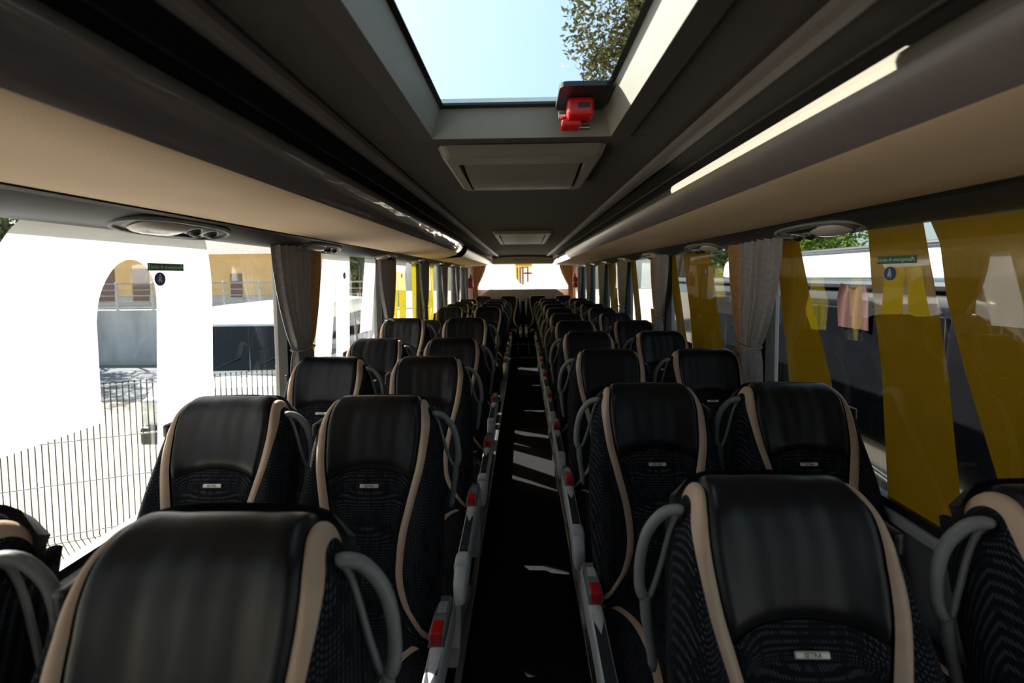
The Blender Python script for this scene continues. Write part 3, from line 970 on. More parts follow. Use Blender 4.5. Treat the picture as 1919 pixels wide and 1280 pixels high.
def make_seat(sx, aisle, label):
    """sx: +1 when the aisle is on the +x side of the seat (left-hand seats), -1 for the right-hand ones"""
    root = empty('coach_seat', (0, 0, 0), label, 'seat', 'coach seats')
    for key, (vf, mat) in BACK.items():
        name = key.rstrip('-1')
        obj(name, meshify(name, vf, sx), mat, root)
    # badge under the head panel
    s_b = 4.36
    c = seat_surf(0, s_b, 0.010)
    bd = obj('badge', bevel_box('badge', -0.029, 0.029, -0.0025, 0.0025, -0.0058, 0.0058, 0.0022, 2), 'badge', root)
    bd.location = c
    bd.rotation_euler = (-0.34, 0, 0)
    if not badge_text.materials:
        badge_text.materials.append(M['dark_ink'])
    tx = obj('lettering', badge_text, None, bd)
    tx.rotation_euler = (PI / 2, 0, 0)
    tx.location = (0, -0.0028, 0)
    # cushion with its curved tan strips
    cv, cf = superloft([(y, 0, cz, hx, hz) for y, hx, cz, hz in CUSH], 36, 4.0)
    cu = obj('cushion', meshify('cushion', (cv, cf), 1), 'fabric', root)
    arc = smooth_pts([(.200, -.215, 0), (.165, -.245, 0), (.128, -.31, 0), (.112, -.41, 0), (.120, -.52, 0), (.142, -.61, 0), (.150, -.655, 0)], 5)
    for q in (-1, 1):
        V, F = [], []
        for p in arc:
            w = 0.011
            for k in (-1, 0, 1):
                x = p.x + k * w
                V.append((q * x, p.y, cush_top(x, p.y) + (0.004 if k == 0 else 0.001)))
        for i in range(len(arc) - 1):
            for k in range(2):
                a = i * 3 + k
                F.append([a, a + 1, a + 4, a + 3])
        obj('cushion_strip', mesh_of('cushion_strip', V, F, True), 'tan', cu)
    # shoulder handle on the aisle side
    loop = [(.182, .020, 1.022), (.210, .030, 1.012), (.238, .036, .975), (.252, .035, .93), (.257, .03, .885), (.256, .022, .862), (.247, .02, .85), (.236, .022, .858), (.218, .03, .90), (.202, .034, .955), (.190, .03, 1.0)]
    pts = smooth_pts(loop, 5, True)
    rads = []
    for i, p in enumerate(pts):
        q = i / len(pts)
        rads.append(0.0105 if q < 0.52 else 0.0055)
    hv = tube(pts, rads, 10, True, 1.0, (0, 1, 0))
    hd_ = obj('shoulder_handle', meshify('shoulder_handle', hv, sx), 'grey_plastic', root)
    stem = tube(smooth_pts([(.248, .021, .855), (.246, .015, .81), (.236, .0, .72)], 5), [.011] * 6 + [.009] * 4 + [.004], 8, False, 1.0, (0, 1, 0))
    obj('handle_stem', meshify('handle_stem', stem, sx), 'grey_plastic', hd_)
    # belt guide on the window-side shoulder and the belt hanging from it
    g = bevel_box('belt_guide', *sorted((sx * -.208, sx * -.186)), -.02, .06, .955, 1.0, .008, 2)
    bg_ = obj('belt_guide', g, 'black', root)
    bl = tube(smooth_pts([(-.203, .045, .985), (-.216, .035, .93), (-.225, .0, .80), (-.228, -.05, .62), (-.228, -.10, .46)], 5), .010, 6, False, 0.18, (0, 1, 0))
    obj('belt', meshify('belt', bl, sx), 'belt', root)
    if aisle:
        fr = [(-.08, .236, .42, .016, .030), (-.10, .238, .435, .022, .052), (-.20, .238, .438, .023, .056), (-.34, .238, .430, .022, .052), (-.48, .238, .418, .022, .050), (-.58, .238, .405, .024, .052), (-.64, .238, .393, .025, .050), (-.675, .238, .383, .022, .042), (-.69, .237, .376, .014, .028)]
        so = obj('side_frame', meshify('side_frame', superloft(fr, 20, 5.0), sx), 'light_plastic', root)
        ins = [(.223, -.30, .484), (.253, -.30, .484), (.253, -.56, .464), (.223, -.56, .464)]
        V = ins + [(x, y, z - .012) for x, y, z in ins]
        obj('frame_inset', meshify('frame_inset', (V, [[0, 1, 2, 3], [0, 4, 5, 1], [1, 5, 6, 2], [2, 6, 7, 3], [3, 7, 4, 0]]), sx, False), 'dark_inset', so)
        cap = superloft([(-.56, .238, .43, .020, .020), (-.575, .238, .432, .027, .032), (-.62, .238, .425, .0275, .034), (-.63, .238, .42, .02, .02)], 18, 4)
        obj('frame_cap', meshify('frame_cap', cap, sx), 'light_plastic', so)
        bk = obj('buckle', bevel_box('buckle', *sorted((sx * .214, sx * .258)), -.285, -.13, .478, .520, .008, 3), 'grey_plastic', root)
        obj('buckle_button', bevel_box('buckle_button', *sorted((sx * .220, sx * .251)), -.288, -.235, .490, .5245, .005, 2), 'red', bk)
        obj('buckle_label', box_mesh('buckle_label', *sorted((sx * .223, sx * .249)), -.205, -.160, .519, .5208), 'label', bk)
    else:
        tg = [(.238, -.10, .56), (.262, -.10, .555), (.266, -.105, .525), (.242, -.105, .52)]
        obj('belt_tongue', meshify('belt_tongue', tube(tg, .0032, 6, True, 1.0, (0, 1, 0)), sx), 'steel', root)
        tb = tube([(.25, -.10, .56), (.24, -.09, .65), (.225, -.06, .76)], .010, 6, False, 0.2, (0, 1, 0))
        obj('lap_belt', meshify('lap_belt', tb, sx), 'belt', root)
        bk = obj('buckle', bevel_box('buckle', *sorted((sx * .224, sx * .250)), -.27, -.20, .40, .475, .006, 2), 'black', root)
        obj('buckle_button', bevel_box('buckle_button', *sorted((sx * .227, sx * .247)), -.265, -.215, .468, .480, .004, 2), 'red', bk)
    # pedestal: two braced feet
    for x in ((.19, -.17) if aisle else (.17, -.19)):
        lg = superloft([(-.55, x * sx, .015, .020, .014), (-.50, x * sx, .02, .022, .018), (-.40, x * sx, .16, .020, .15), (-.30, x * sx, .16, .020, .15), (-.18, x * sx, .02, .022, .018), (-.13, x * sx, .015, .020, .014)], 12, 5)
        obj('leg', mesh_of('leg', lg[0], lg[1]), 'light_plastic' if aisle else 'shell', root)
    obj('seat_pan', bevel_box('seat_pan', -.205, .205, -.62, -.16, .25, .295, .01), 'shell', root)
    return root

LEFT_ROWS = [.61, 1.44, 2.18, 2.85, 3.55, 5.80, 6.45, 7.10, 7.72]
RIGHT_ROWS = [.83 + .77 * i for i in range(10)]
protos = {}
def place_seat(sx, aisle, x, y, z, label, rz=0.0):
    key = (sx, aisle)
    if key not in protos:
        o = make_seat(sx, aisle, label)
        protos[key] = o
    else:
        o = copy_tree(protos[key])
    o.location = (x, y, z)
    o.rotation_euler = (0, 0, rz)
    o['label'] = label
    return o
for i, y in enumerate(LEFT_ROWS):
    zz = 0.15 + (0.065 if i == 4 else 0.04 if i == 0 else 0.0)
    if i in (0, 4):
        rz = bevel_box('seat_plinth', -1.2, -0.25, y - .7, y + .1, .15, zz - .001, .01)
        obj('seat_plinth', rz, 'carpet', fl)
    xa = [-.450, -.475, -.465, -.45, -.455][i] if i < 5 else -.45
    place_seat(1, True, xa, y, zz, 'black leather coach seat on the aisle, left side, %s row from the camera' % ORD[i])
    place_seat(1, False, xa - (.488 if i else .508), y, zz, 'black leather coach seat by the window, left side, %s row from the camera' % ORD[i])
for i, y in enumerate(RIGHT_ROWS):
    xa = [.478, .447][i] if i < 2 else .447
    place_seat(-1, True, xa, y, .15, 'black leather coach seat on the aisle, right side, %s row from the camera' % ORD[i])
    place_seat(-1, False, xa + .502, y - (0 if i else .07), .15 if i else .165, 'black leather coach seat by the window, right side, %s row from the camera' % ORD[i])
for x, sx, a, lb in ((-.285, 1, True, 'left of the aisle'), (-.78, 1, False, 'in the left corner'), (.295, -1, True, 'right of the aisle'), (.79, -1, False, 'in the right corner')):
    place_seat(sx, a, x, 8.98, .15, 'black leather coach seat of the rear row, %s' % lb)
for s, side in ((-1, 'left'), (1, 'right')):
    ar = superloft([(8.93, s * .062, 1.0, .010, .12), (8.94, s * .062, 1.0, .017, .165), (8.98, s * .062, 1.0, .018, .17), (9.0, s * .062, 1.0, .010, .14)], 16, 3)
    obj('armrest', mesh_of('armrest', ar[0], ar[1], True), 'light_plastic', label='grey folded-up armrest between the rear seats, %s of the pair' % side, cat='armrest', group='folded rear armrests')

# stairwell of the middle door: dark partition and grab rail behind the fifth left row
pt = empty('stair_partition', (-.95, 3.86, .15), 'dark partition with a rounded grab rail beside the middle door stairs', 'partition')
obj('panel', mesh_of('panel', *prism(rrect(.25, .54, .06), .02, lambda a, b, t: (a, t, b + .56)), smooth=False), 'shell', pt)
obj('grab_rail', mesh_of('grab_rail', *tube(smooth_pts([(.19, -.03, .62), (.19, -.03, .90), (.23, -.03, .99), (.33, -.03, 1.0), (.37, -.03, .93), (.33, -.03, .62), (.26, -.03, .56)], 5, True), .009, 8, True, 1.0, (0, 1, 0)), smooth=True), 'grey_plastic', pt)

# ---------------------------------------------------------------- curtains
def curtain(s, yc, y_top0, y_top1, y_tie0, y_tie1, x_in, mat, pleats, ph, label, cat_group):
    zt, ztie, zb = 1.80, 1.262, 0.90
    def fn(u, v):
        z = zt + (zb - zt) * v
        if z >= ztie:
            q = (zt - z) / (zt - ztie)
            k = q ** 2.2 * 0.85 + 0.15 * q
            a0 = y_top0 + (y_tie0 - y_top0) * k
            a1 = y_top1 + (y_tie1 - y_top1) * k
            # the cloth bellies out before it is gathered
        else:
            q = (ztie - z) / (ztie - zb)
            g = q ** 0.8
            w = 0.05 * g
            a0, a1 = y_tie0 - w, y_tie1 + w
        y = a0 + (a1 - a0) * u
        dens = (y_top1 - y_top0) / max(0.03, (a1 - a0))
        amp = min(0.020, 0.010 * dens ** 0.5)
        tie = math.exp(-((z - ztie) / 0.03) ** 2)
        x = x_in + amp * (1 - 0.55 * tie) * math.sin(2 * PI * pleats * u + ph + 0.8 * math.sin(3 * z)) + 0.004 * math.sin(2 * PI * pleats * 2.3 * u + 1)
        x -= 0.012 * math.sin(PI * u)
        return (s * x, y, z)
    root = empty('curtain', (0, 0, 0), label, 'curtain', cat_group)
    obj('cloth', mesh_of('cloth', *grid(fn, int(pleats * 12) + 1, 40), smooth=True), mat, root)
    cy_ = (y_tie0 + y_tie1) / 2
    ry = (y_tie1 - y_tie0) / 2 + 0.008
    ring = []
    for k in range(20):
        th = 2 * PI * k / 20
        ring.append((s * (x_in + 0.026 * math.cos(th)), cy_ + ry * math.sin(th), ztie + 0.006 * math.cos(th)))
    obj('tie_band', mesh_of('tie_band', *tube(ring, 0.010, 6, True, 0.5), smooth=True), mat, root)
    return root
for s, side in ((-1, 'left'), (1, 'right')):
    for i, yp in enumerate(PILLARS[3:]):
        j = random.uniform(-.02, .02)
        curtain(s, yp, yp - .25, yp + .12, yp - .08, yp + .06, 1.128, 'curtain_grey', 6, random.uniform(0, 6), 'grey curtain tied back at the %s side, %s pillar from the camera' % (side, ORD[i]), 'grey curtains')
        curtain(s, yp, yp + .09, yp + .27, yp + .02, yp + .13, 1.140, 'curtain_tan', 4, random.uniform(0, 6), 'tan curtain tied behind a grey one, %s side, %s pillar from the camera' % (side, ORD[i]), 'tan curtains')
def rear_curtain(s, label):
    root = empty('rear_curtain', (0, 0, 0), label, 'curtain', 'rear window curtains')
    def fn(u, v):
        z = 1.86 + (1.02 - 1.86) * v
        q = min(1, v / .55)
        x_out = 1.08
        x_in = .80 + (.99 - .80) * q ** 1.4 if v < .55 else .99 - .03 * (v - .55)
        x_out = 1.10 - 0.0 * q
        return (s * (x_in + (x_out - x_in) * u), 9.98 + .018 * math.sin(2 * PI * 4 * u), z)
    obj('cloth', mesh_of('cloth', *grid(fn, 41, 24), smooth=True), 'curtain_tan', root)
    ring = [(s * (1.045 + .065 * math.cos(2 * PI * k / 16)), 9.98 + .026 * math.sin(2 * PI * k / 16), 1.40) for k in range(16)]
    obj('tie_band', mesh_of('tie_band', *tube(ring, .012, 6, True, .6), smooth=True), 'curtain_tan', root)
rear_curtain(-1, 'tan curtain gathered at the left edge of the rear window')
rear_curtain(1, 'tan curtain gathered at the right edge of the rear window')

# fire extinguishers on the rear corner panels
for s, side in ((-1, 'left'), (1, 'right')):
    e = empty('fire_extinguisher', (s * 1.10, 9.62, 1.36), 'red fire extinguisher on the %s rear corner panel' % side, 'fire extinguisher', 'rear fire extinguishers')
    prof = [(.0, 0), (.045, .0), (.052, .012), (.052, .19), (.045, .22), (.022, .235), (.018, .25), (.0, .25)]
    V = [(r * math.cos(2 * PI * k / 16), r * math.sin(2 * PI * k / 16), z) for r, z in prof for k in range(16)]
    F = [[j * 16 + k, j * 16 + (k + 1) % 16, (j + 1) * 16 + (k + 1) % 16, (j + 1) * 16 + k] for j in range(len(prof) - 1) for k in range(16)]
    obj('cylinder', mesh_of('cylinder', V, F, True), 'red', e)
    obj('band_label', mesh_of('band_label', *tube([(.0525 * math.cos(2 * PI * k / 16), .0525 * math.sin(2 * PI * k / 16), .11) for k in range(16)], .022, 4, True, 0.12)), 'sign_white', e)
    obj('valve', bevel_box('valve', -.016, .016, -.03, .03, .245, .285, .006), 'black', e)
    obj('lever', bevel_box('lever', -.01, .01, -.07, .02, .285, .297, .004), 'black', e)
    obj('hose', mesh_of('hose', *tube(smooth_pts([(0, -.02, .27), (.0, -.07, .24), (0, -.075, .14), (0, -.06, .06)], 5), .009, 8), smooth=True), 'black', e)
    obj('bracket', bevel_box('bracket', *sorted((s * .045, s * .062)), -.03, .03, .02, .2, .004), 'steel', e)

# ---------------------------------------------------------------- window films and stickers
XF = 1.2135
def film(s, outline, mat, label, name='window_film', cat='window film'):
    v, f = prism(outline, 0.0006, lambda a, b, t: (s * (XF + t), a, b))
    return obj(name, fix_normals(mesh_of(name, v, f)), mat, label=label, cat=cat, group='printed films on the windows')
# left, first bay: one tall white letter with an arched counter
counter = [(p.x, p.y) for p in smooth_pts([(1.262, 1.50, 0), (1.272, 1.56, 0), (1.296, 1.615, 0), (1.335, 1.662, 0), (1.382, 1.682, 0), (1.430, 1.670, 0), (1.462, 1.635, 0), (1.476, 1.59, 0), (1.478, 1.54, 0)], 4)]
arch = ([(0.90, 1.50), (0.90, 1.21), (1.262, 1.21)] + counter + [(1.470, 1.40), (1.459, 1.20), (1.44, .868), (1.715, .868), (1.73, 1.18), (1.748, 1.54), (1.748, 1.60), (1.744, 1.66), (1.736, 1.72), (1.722, 1.768)]
        + [(1.08, 1.768), (1.055, 1.74), (1.03, 1.70), (1.0, 1.655), (0.96, 1.60), (0.92, 1.55)])
film(-1, arch, 'film_white', 'big white arched letter film on the nearest left window')
film(-1, [(2.753, 1.768), (2.60, 1.19), (2.53, .868), (2.76, .868), (2.831, 1.155), (2.925, 1.60), (2.905, 1.144), (2.89, .868), (3.10, .868), (3.128, 1.10), (3.177, 1.768)], 'film_white', 'white letter film with two legs on the second left window')
film(-1, [(3.49, 1.768), (3.335, 1.205), (3.60, 1.20), (3.75, 1.768)], 'film_white', 'white slanted stroke film on the second left window')
film(-1, [(3.86, 1.768), (3.86, 1.69), (4.66, 1.66), (4.74, 1.768)], 'film_white', 'white patch film at the top of the third left window')
film(-1, [(4.246, 1.675), (4.04, .868), (4.33, .868), (4.40, 1.66)], 'film_yellow_light', 'yellow stripe film, nearer of two narrow ones on the third left window')
film(-1, [(4.415, 1.66), (4.43, 1.40), (4.41, .868), (4.72, .868), (4.646, 1.655)], 'film_yellow_light', 'yellow stripe film, farther of two narrow ones on the third left window')
film(-1, [(4.96, 1.768), (4.95, .868), (5.05, .868), (5.20, 1.768)], 'film_yellow_light', 'thin yellow stripe film at the far end of the third left window')
film(-1, [(5.62, 1.768), (5.42, .868), (6.10, .868), (6.21, 1.768)], 'film_yellow_light', 'broad yellow stripe film on the fourth left window')
film(-1, [(6.85, 1.768), (6.72, .868), (7.30, .868), (7.42, 1.768)], 'film_yellow_light', 'broad yellow stripe film on the fifth left window')
film(-1, [(8.15, 1.768), (8.05, .868), (8.6, .868), (8.72, 1.768)], 'film_yellow_light', 'broad yellow stripe film on the sixth left window')
# right: slanted stripes, their yellow darkened for the shaded side
film(1, [(2.225, 1.768), (2.03, .868), (1.70, .868), (1.81, 1.20), (1.947, 1.511), (2.04, 1.768)], 'film_yellow', 'golden slanted stripe film beside the first right curtain')
film(1, [(1.638, 1.768), (1.617, 1.60), (1.556, 1.277), (1.513, .868), (1.248, .868), (1.319, 1.329), (1.377, 1.603), (1.417, 1.768)], 'film_yellow', 'golden slanted stripe film under the exit sticker on the nearest right window')
film(1, [(1.392, 1.768), (1.36, 1.704), (1.331, 1.542), (1.267, 1.34), (1.17, 1.084), (1.08, .868), (.80, .868), (.80, 1.768)], 'film_yellow', 'broad golden film at the near end of the nearest right window')
film(1, [(3.75, 1.768), (3.75, 1.5), (3.60, 1.2), (3.28, .868), (3.22, .868), (3.42, 1.19), (3.66, 1.768)], 'film_yellow', 'narrow golden stripe film by the second right curtain')
film(1, [(3.487, 1.768), (3.33, 1.34), (3.271, 1.114), (3.20, .868), (2.70, .868), (2.781, 1.188), (2.99, 1.768)], 'film_yellow', 'broad golden stripe film on the second right window')
film(1, [(2.56, 1.768), (2.46, .868), (2.32, .868), (2.34, 1.768)], 'film_yellow', 'thin golden stripe film behind the first right curtain')
film(1, [(5.17, 1.768), (4.82, .868), (4.55, .868), (4.93, 1.768)], 'film_yellow', 'golden stripe film on the third right window')
film(1, [(4.35, 1.3), (4.25, .868), (3.9, .868), (3.98, 1.3)], 'film_yellow', 'short golden film low on the third right window')
film(1, [(6.50, 1.768), (6.2, .868), (5.7, .868), (6.0, 1.768)], 'film_yellow', 'golden stripe film on the fourth right window')

def on_glass(s, y, z):
    """frame on the inner face of the side glass: local x runs right as seen from inside, local y up"""
    ax = Vector((0, -s, 0))
    az = Vector((-s, 0, 0))
    m = Matrix((( ax.x, 0, az.x, s * 1.2055), (ax.y, 0, az.y, y), (ax.z, 1, az.z, z), (0, 0, 0, 1)))
    return m
exit_txt = text_mesh('Uscita di emergenza', 0.0165, 0.0003)
exit_txt.materials.append(M['sign_white'])
plate_me = bevel_box('plate', -.0775, .0775, -.0125, .0125, -.0012, 0.0006, .0005, 1)
line_me = None
for s, y, z, side in ((-1, 1.517, 1.661, 'left'), (1, 1.505, 1.660, 'right')):
    o = obj('exit_sticker', plate_me, 'sign_green', label='green emergency exit sticker on the nearest %s window' % side, cat='sticker', group='emergency exit stickers')
    o.matrix_world = on_glass(s, y, z)
    t = obj('lettering', exit_txt, None, o)
    t.location = (-.006, 0, .001)
    # running figure
    runv = join(tube([(0, .002, 0), (.004, -.002, 0), (.008, -.007, 0)], .0012, 5), tube([(0, .002, 0), (-.003, -.003, 0), (-.008, -.006, 0)], .0012, 5),
                tube([(0, .002, 0), (-.002, .006, 0)], .0016, 5), tube([(-.007, .004, 0), (-.001, .005, 0), (.006, .001, 0)], .001, 5),
                prism([(-.003 + .0017 * math.cos(k * PI / 4), .0088 + .0017 * math.sin(k * PI / 4)) for k in range(8)], .0006, lambda a, b, t_: (a, b, t_)))
    r = obj('running_figure', mesh_of('running_figure', *runv), 'sign_white', o)
    r.location = (.066, 0, .001)
    fv = join(tube([(-.074, -.008, .001), (-.074, .008, .001)], .0006, 4), tube([(-.074, .008, .001), (-.071, .008, .001)], .0006, 4))
    obj('door_mark', mesh_of('door_mark', *fv), 'sign_white', o)
def belt_sticker(s, y, z, label, r=.0225):
    disc = prism([(r * math.cos(2 * PI * k / 28), r * 1.0 * math.sin(2 * PI * k / 28)) for k in range(28)], .0014, lambda a, b, t: (a, b, t - .0008))
    o = obj('belt_sticker', mesh_of('belt_sticker', *disc), 'sign_blue', label=label, cat='sticker', group='round blue seat belt stickers')
    o.matrix_world = on_glass(s, y, z)
    fig = join(prism([(.0035 * math.cos(k * PI / 5), .0125 + .0035 * math.sin(k * PI / 5)) for k in range(10)], .0005, lambda a, b, t: (a, b, .0008 + t)),
               prism([(-.007, -.004), (.007, -.004), (.0045, .0085), (-.0045, .0085)], .0005, lambda a, b, t: (a, b, .0008 + t)),
               prism([(-.011, -.0065), (.011, -.0065), (.011, -.0048), (-.011, -.0048)], .0005, lambda a, b, t: (a, b, .0008 + t)),
               prism([(-.007, -.014), (-.0045, -.014), (-.0025, -.0065), (-.005, -.0065)], .0005, lambda a, b, t: (a, b, .0008 + t)),
               prism([(.007, -.014), (.0045, -.014), (.0025, -.0065), (.005, -.0065)], .0005, lambda a, b, t: (a, b, .0008 + t)))
    obj('seated_figure', mesh_of('seated_figure', *fig), 'sign_white', o)
    obj('belt_line', mesh_of('belt_line', *prism([(-.0052, .0065), (-.0035, .0075), (.0062, -.0022), (.005, -.0035)], .0004, lambda a, b, t: (a, b, .0014 + t))), 'sign_blue', o)
belt_sticker(-1, 1.487, 1.621, 'round blue seat belt sticker on the nearest left window')
belt_sticker(-1, 3.056, 1.633, 'round blue seat belt sticker on the second left window')
belt_sticker(-1, 4.52, 1.633, 'round blue seat belt sticker on the third left window')
belt_sticker(1, 1.527, 1.615, 'round blue seat belt sticker on the nearest right window')
belt_sticker(1, 3.03, 1.635, 'round blue seat belt sticker on the second right window')

# crest on the rear window
cr_root = empty('crest_sticker', (0.02, Y1 + 0.012, 1.66), 'shield crest with stripes and a cross in the middle of the rear window', 'crest')
def shield(a0, a1, z_top):
    """piece of the shield between two x positions"""
    def zb(x):
        q = abs(x) / .185
        return -.235 + .30 * max(0, q - .12) ** 2.1 * .9
    xs = [a0 + (a1 - a0) * k / 8 for k in range(9)]
    return [(a0, z_top), (a1, z_top)] + [(x, zb(x)) for x in xs[::-1]]
def crest_piece(name, out, mat, depth=0.0):
    v, f = prism(out, .001, lambda a, b, t: (a, -depth - t, b))
    obj(name, fix_normals(mesh_of(name, v, f)), mat, cr_root)
crest_piece('top_bar', [(-.185, .15), (.185, .15), (.185, .23), (-.185, .23)], 'crest_yellow')
for k in range(6):
    a0 = -.185 + k * .185 / 6
    crest_piece('stripe', shield(a0, a0 + .185 / 6, .15), 'crest_blue' if k % 2 else 'crest_yellow')
crest_piece('cross_field', shield(0, .185, .15), 'crest_white')
crest_piece('cross_upright', [(.078, -.19), (.106, -.17), (.106, .15), (.078, .15)], 'crest_red', .002)
crest_piece('cross_arm', [(.005, -.0), (.18, -.0), (.18, .03), (.005, .03)], 'crest_red', .002)
crest_piece('cross_border', [(-.06, .137), (.11, .137), (.11, .155), (-.06, .155)], 'crest_dark', .003)

# ---------------------------------------------------------------- outdoors
GZ = -1.20
obj('ground', mesh_of('ground', [(-80, -60, GZ), (80, -60, GZ), (80, 90, GZ), (-80, 90, GZ)], [[0, 1, 2, 3]]), 'gravel', kind='structure')
obj('road', box_mesh('road', -60, -7.5, 10.2, 14.6, GZ, GZ + .012), 'asphalt', kind='structure')

obj('tarmac', box_mesh('tarmac', 1.0, 30, -20, 13, GZ, GZ + .012), 'asphalt_dark', kind='structure')  # dark ground added to cut light bounced up at the right windows

# close fence of thin vertical bars
FA, FB = Vector((-7.4, 3.65, GZ)), Vector((-3.05, 5.52, GZ))
fd = (FB - FA)
fl_len = fd.length
fu = fd.normalized()
fence = empty('bar_fence', FA, 'close fence of thin vertical steel bars beside the left windows', 'fence', None, math.atan2(fu.y, fu.x))
bar = mesh_of('bar', *tube([(0, 0, 0), (0, 0, 1.70)], .0065, 6))
nb = int(fl_len / .055)
for i in range(nb + 1):
    b = obj('bar', bar, 'fence_grey', fence)
    b.location = (i * .055, 0, 0)
for z in (.06, .62, 1.08, 1.66):
    obj('cross_rail', mesh_of('cross_rail', *tube([(0, 0, z), (fl_len, 0, z)], .009, 6)), 'galvanised', fence)
for q in (0, 1):
    obj('post', bevel_box('post', q * fl_len - .025, q * fl_len + .025, .012, .062, 0, 1.74, .004), 'galvanised', fence)

rfence = empty('green_fence', (5.5, 13.2, GZ), 'blue-green bar fence among the trees on the right', 'fence', None, math.radians(62))
rbar = mesh_of('bar', *tube([(0, 0, 0), (0, 0, 1.9)], .011, 6))
for i in range(70):
    b = obj('bar', rbar, 'fence_green', rfence)
    b.location = (i * .11, 0, 0)
for z in (.15, 1.9):
    obj('cross_rail', mesh_of('cross_rail', *tube([(0, 0, z), (7.6, 0, z)], .02, 6)), 'galvanised', rfence)

# concrete wall with railing, ochre building behind
obj('boundary_wall', box_mesh('boundary_wall', -40, -3.6, 15.2, 15.5, GZ, 0.58), 'concrete', label='stained grey concrete retaining wall across the road on the left', cat='wall')
rail = empty('wall_railing', (-24, 15.35, .58), 'grey steel railing on top of the concrete wall', 'railing')
for z in (.08, .28, .48, .68, .90):
    obj('rail_bar', mesh_of('rail_bar', *tube([(0, 0, z), (20, 0, z)], .014 if z < .9 else .024, 6)), 'galvanised', rail)
pm = bevel_box('rail_post', -.03, .03, -.03, .03, 0, .95, .004)
for i in range(17):
    p = obj('rail_post', pm, 'galvanised', rail)
    p.location = (i * 1.25, 0, 0)

def building(name, x0, x1, y0, y1, zb, zt, label, wins, mat='ochre'):
    r = empty(name, ((x0 + x1) / 2, y0, zb), label, 'building')
    ox, oy, oz = (x0 + x1) / 2, y0, zb
    obj('wall', box_mesh('wall', x0 - ox, x1 - ox, 0, y1 - oy, 0, zt - oz), mat, r)
    obj('plinth', box_mesh('plinth', x0 - ox - .03, x1 - ox + .03, -.04, y1 - oy, 0, 1.9), 'stone_grey', r)
    obj('cornice', box_mesh('cornice', x0 - ox - .3, x1 - ox + .3, -.35, y1 - oy, zt - oz, zt - oz + .15), 'ochre', r)
    rv = [(x0 - ox - .4, -.5, zt - oz + .15), (x1 - ox + .4, -.5, zt - oz + .15), (x1 - ox + .4, (y1 - y0) / 2, zt - oz + 2.6), (x0 - ox - .4, (y1 - y0) / 2, zt - oz + 2.6), (x0 - ox - .4, y1 - y0, zt - oz), (x1 - ox + .4, y1 - y0, zt - oz)]
    obj('roof', mesh_of('roof', rv, [[0, 1, 2, 3], [3, 2, 5, 4], [0, 3, 4], [1, 5, 2]]), 'roof_tiles', r)
    for (wx, wz, ww, wh) in wins:
        w = obj('window', box_mesh('window', wx - ox - ww / 2, wx - ox + ww / 2, -.05, .02, wz - oz - wh / 2, wz - oz + wh / 2), 'shutter', r)
        obj('sill', box_mesh('sill', wx - ox - ww / 2 - .1, wx - ox + ww / 2 + .1, -.14, .02, wz - oz - wh / 2 - .12, wz - oz - wh / 2), 'stone_grey', w)
    return r
building('ochre_house', -30, -8.2, 24.0, 31, GZ, 2.75, 'ochre plaster house with a red tiled roof and brown shutters behind the wall', [(-15.3, 1.25, .62, 1.25), (-12.9, 1.25, .62, 1.25), (-20.5, 1.3, .9, 1.8), (-22.4, 1.3, .9, 1.8), (-18, 1.25, .62, 1.25)])

# trees: trunk, branches and a crown of separate leaf blades
def tree(name, loc, h, crown, n, leaf, size, label, group, squash=1.0, base=None):
    r = empty(name, loc, label, 'tree', group)
    rnd = random.Random(int(abs(loc[0] * 31 + loc[1] * 17)))
    obj('trunk', mesh_of('trunk', *tube([(0, 0, 0), (.1, .05, h * .35), (-.05, .1, h * .75)], [h * .035, h * .028, h * .012], 8), smooth=True), 'bark', r)
    blobs = []
    for k in range(14):
        th = rnd.uniform(0, 2 * PI)
        q = rnd.uniform(.1, .75)
        blobs.append((crown * q * math.cos(th), crown * q * math.sin(th), h * .72 + crown * squash * rnd.uniform(-.65, .75), crown * rnd.uniform(.28, .5)))
    for k in range(6):
        bx, by, bz, br = blobs[k]
        obj('branch', mesh_of('branch', *tube([(0, .05, h * .42), (bx * .5, by * .5, (bz + h * .42) / 2), (bx, by, bz)], [h * .014, h * .009, h * .003], 6), smooth=True), 'bark', r)
    V, F = [], []
    for i in range(n):
        bx, by, bz, br = blobs[i % len(blobs)]
        d = Vector((rnd.gauss(0, 1), rnd.gauss(0, 1), rnd.gauss(0, 1)))
        d.normalize()
        p = Vector((bx, by, bz)) + d * br * (rnd.uniform(.35, 1) ** .5)
        a = Vector((rnd.gauss(0, 1), rnd.gauss(0, 1), rnd.gauss(0, .6))).normalized()
        b = a.cross(Vector((rnd.gauss(0, 1), rnd.gauss(0, 1), rnd.gauss(0, 1)))).normalized()
        sz = size * rnd.uniform(.6, 1.2)
        m = len(V)
        V += [p - a * sz, p + b * sz * .42, p + a * sz, p - b * sz * .42]
        F.append([m, m + 1, m + 2, m + 3])
    c = obj('foliage', mesh_of('foliage', V, F), leaf, r)
    c['kind'] = 'stuff'
    return r
tree('leafy_tree', (4.9, 14.6, GZ), 13.2, 3.1, 14000, 'leaf_brown', .11, 'tall olive-leaved tree on the right, its crown showing through the roof hatch', 'trees outside', 1.0)
tree('leafy_tree', (9.6, 15.5, GZ), 5.0, 2.2, 8000, 'leaf_light', .10, 'bright green tree seen between the golden films on the right', 'trees outside', 1.4)
tree('leafy_tree', (13.0, 8.0, GZ), 8.0, 3.4, 9000, 'leaf_dark', .13, 'dark green tree behind the white coach on the right', 'trees outside', 1.2)
tree('leafy_tree', (8.6, 21.0, GZ), 7.5, 3.2, 8000, 'leaf_dark', .15, 'dark tree farthest back on the right', 'trees outside', 1.3)
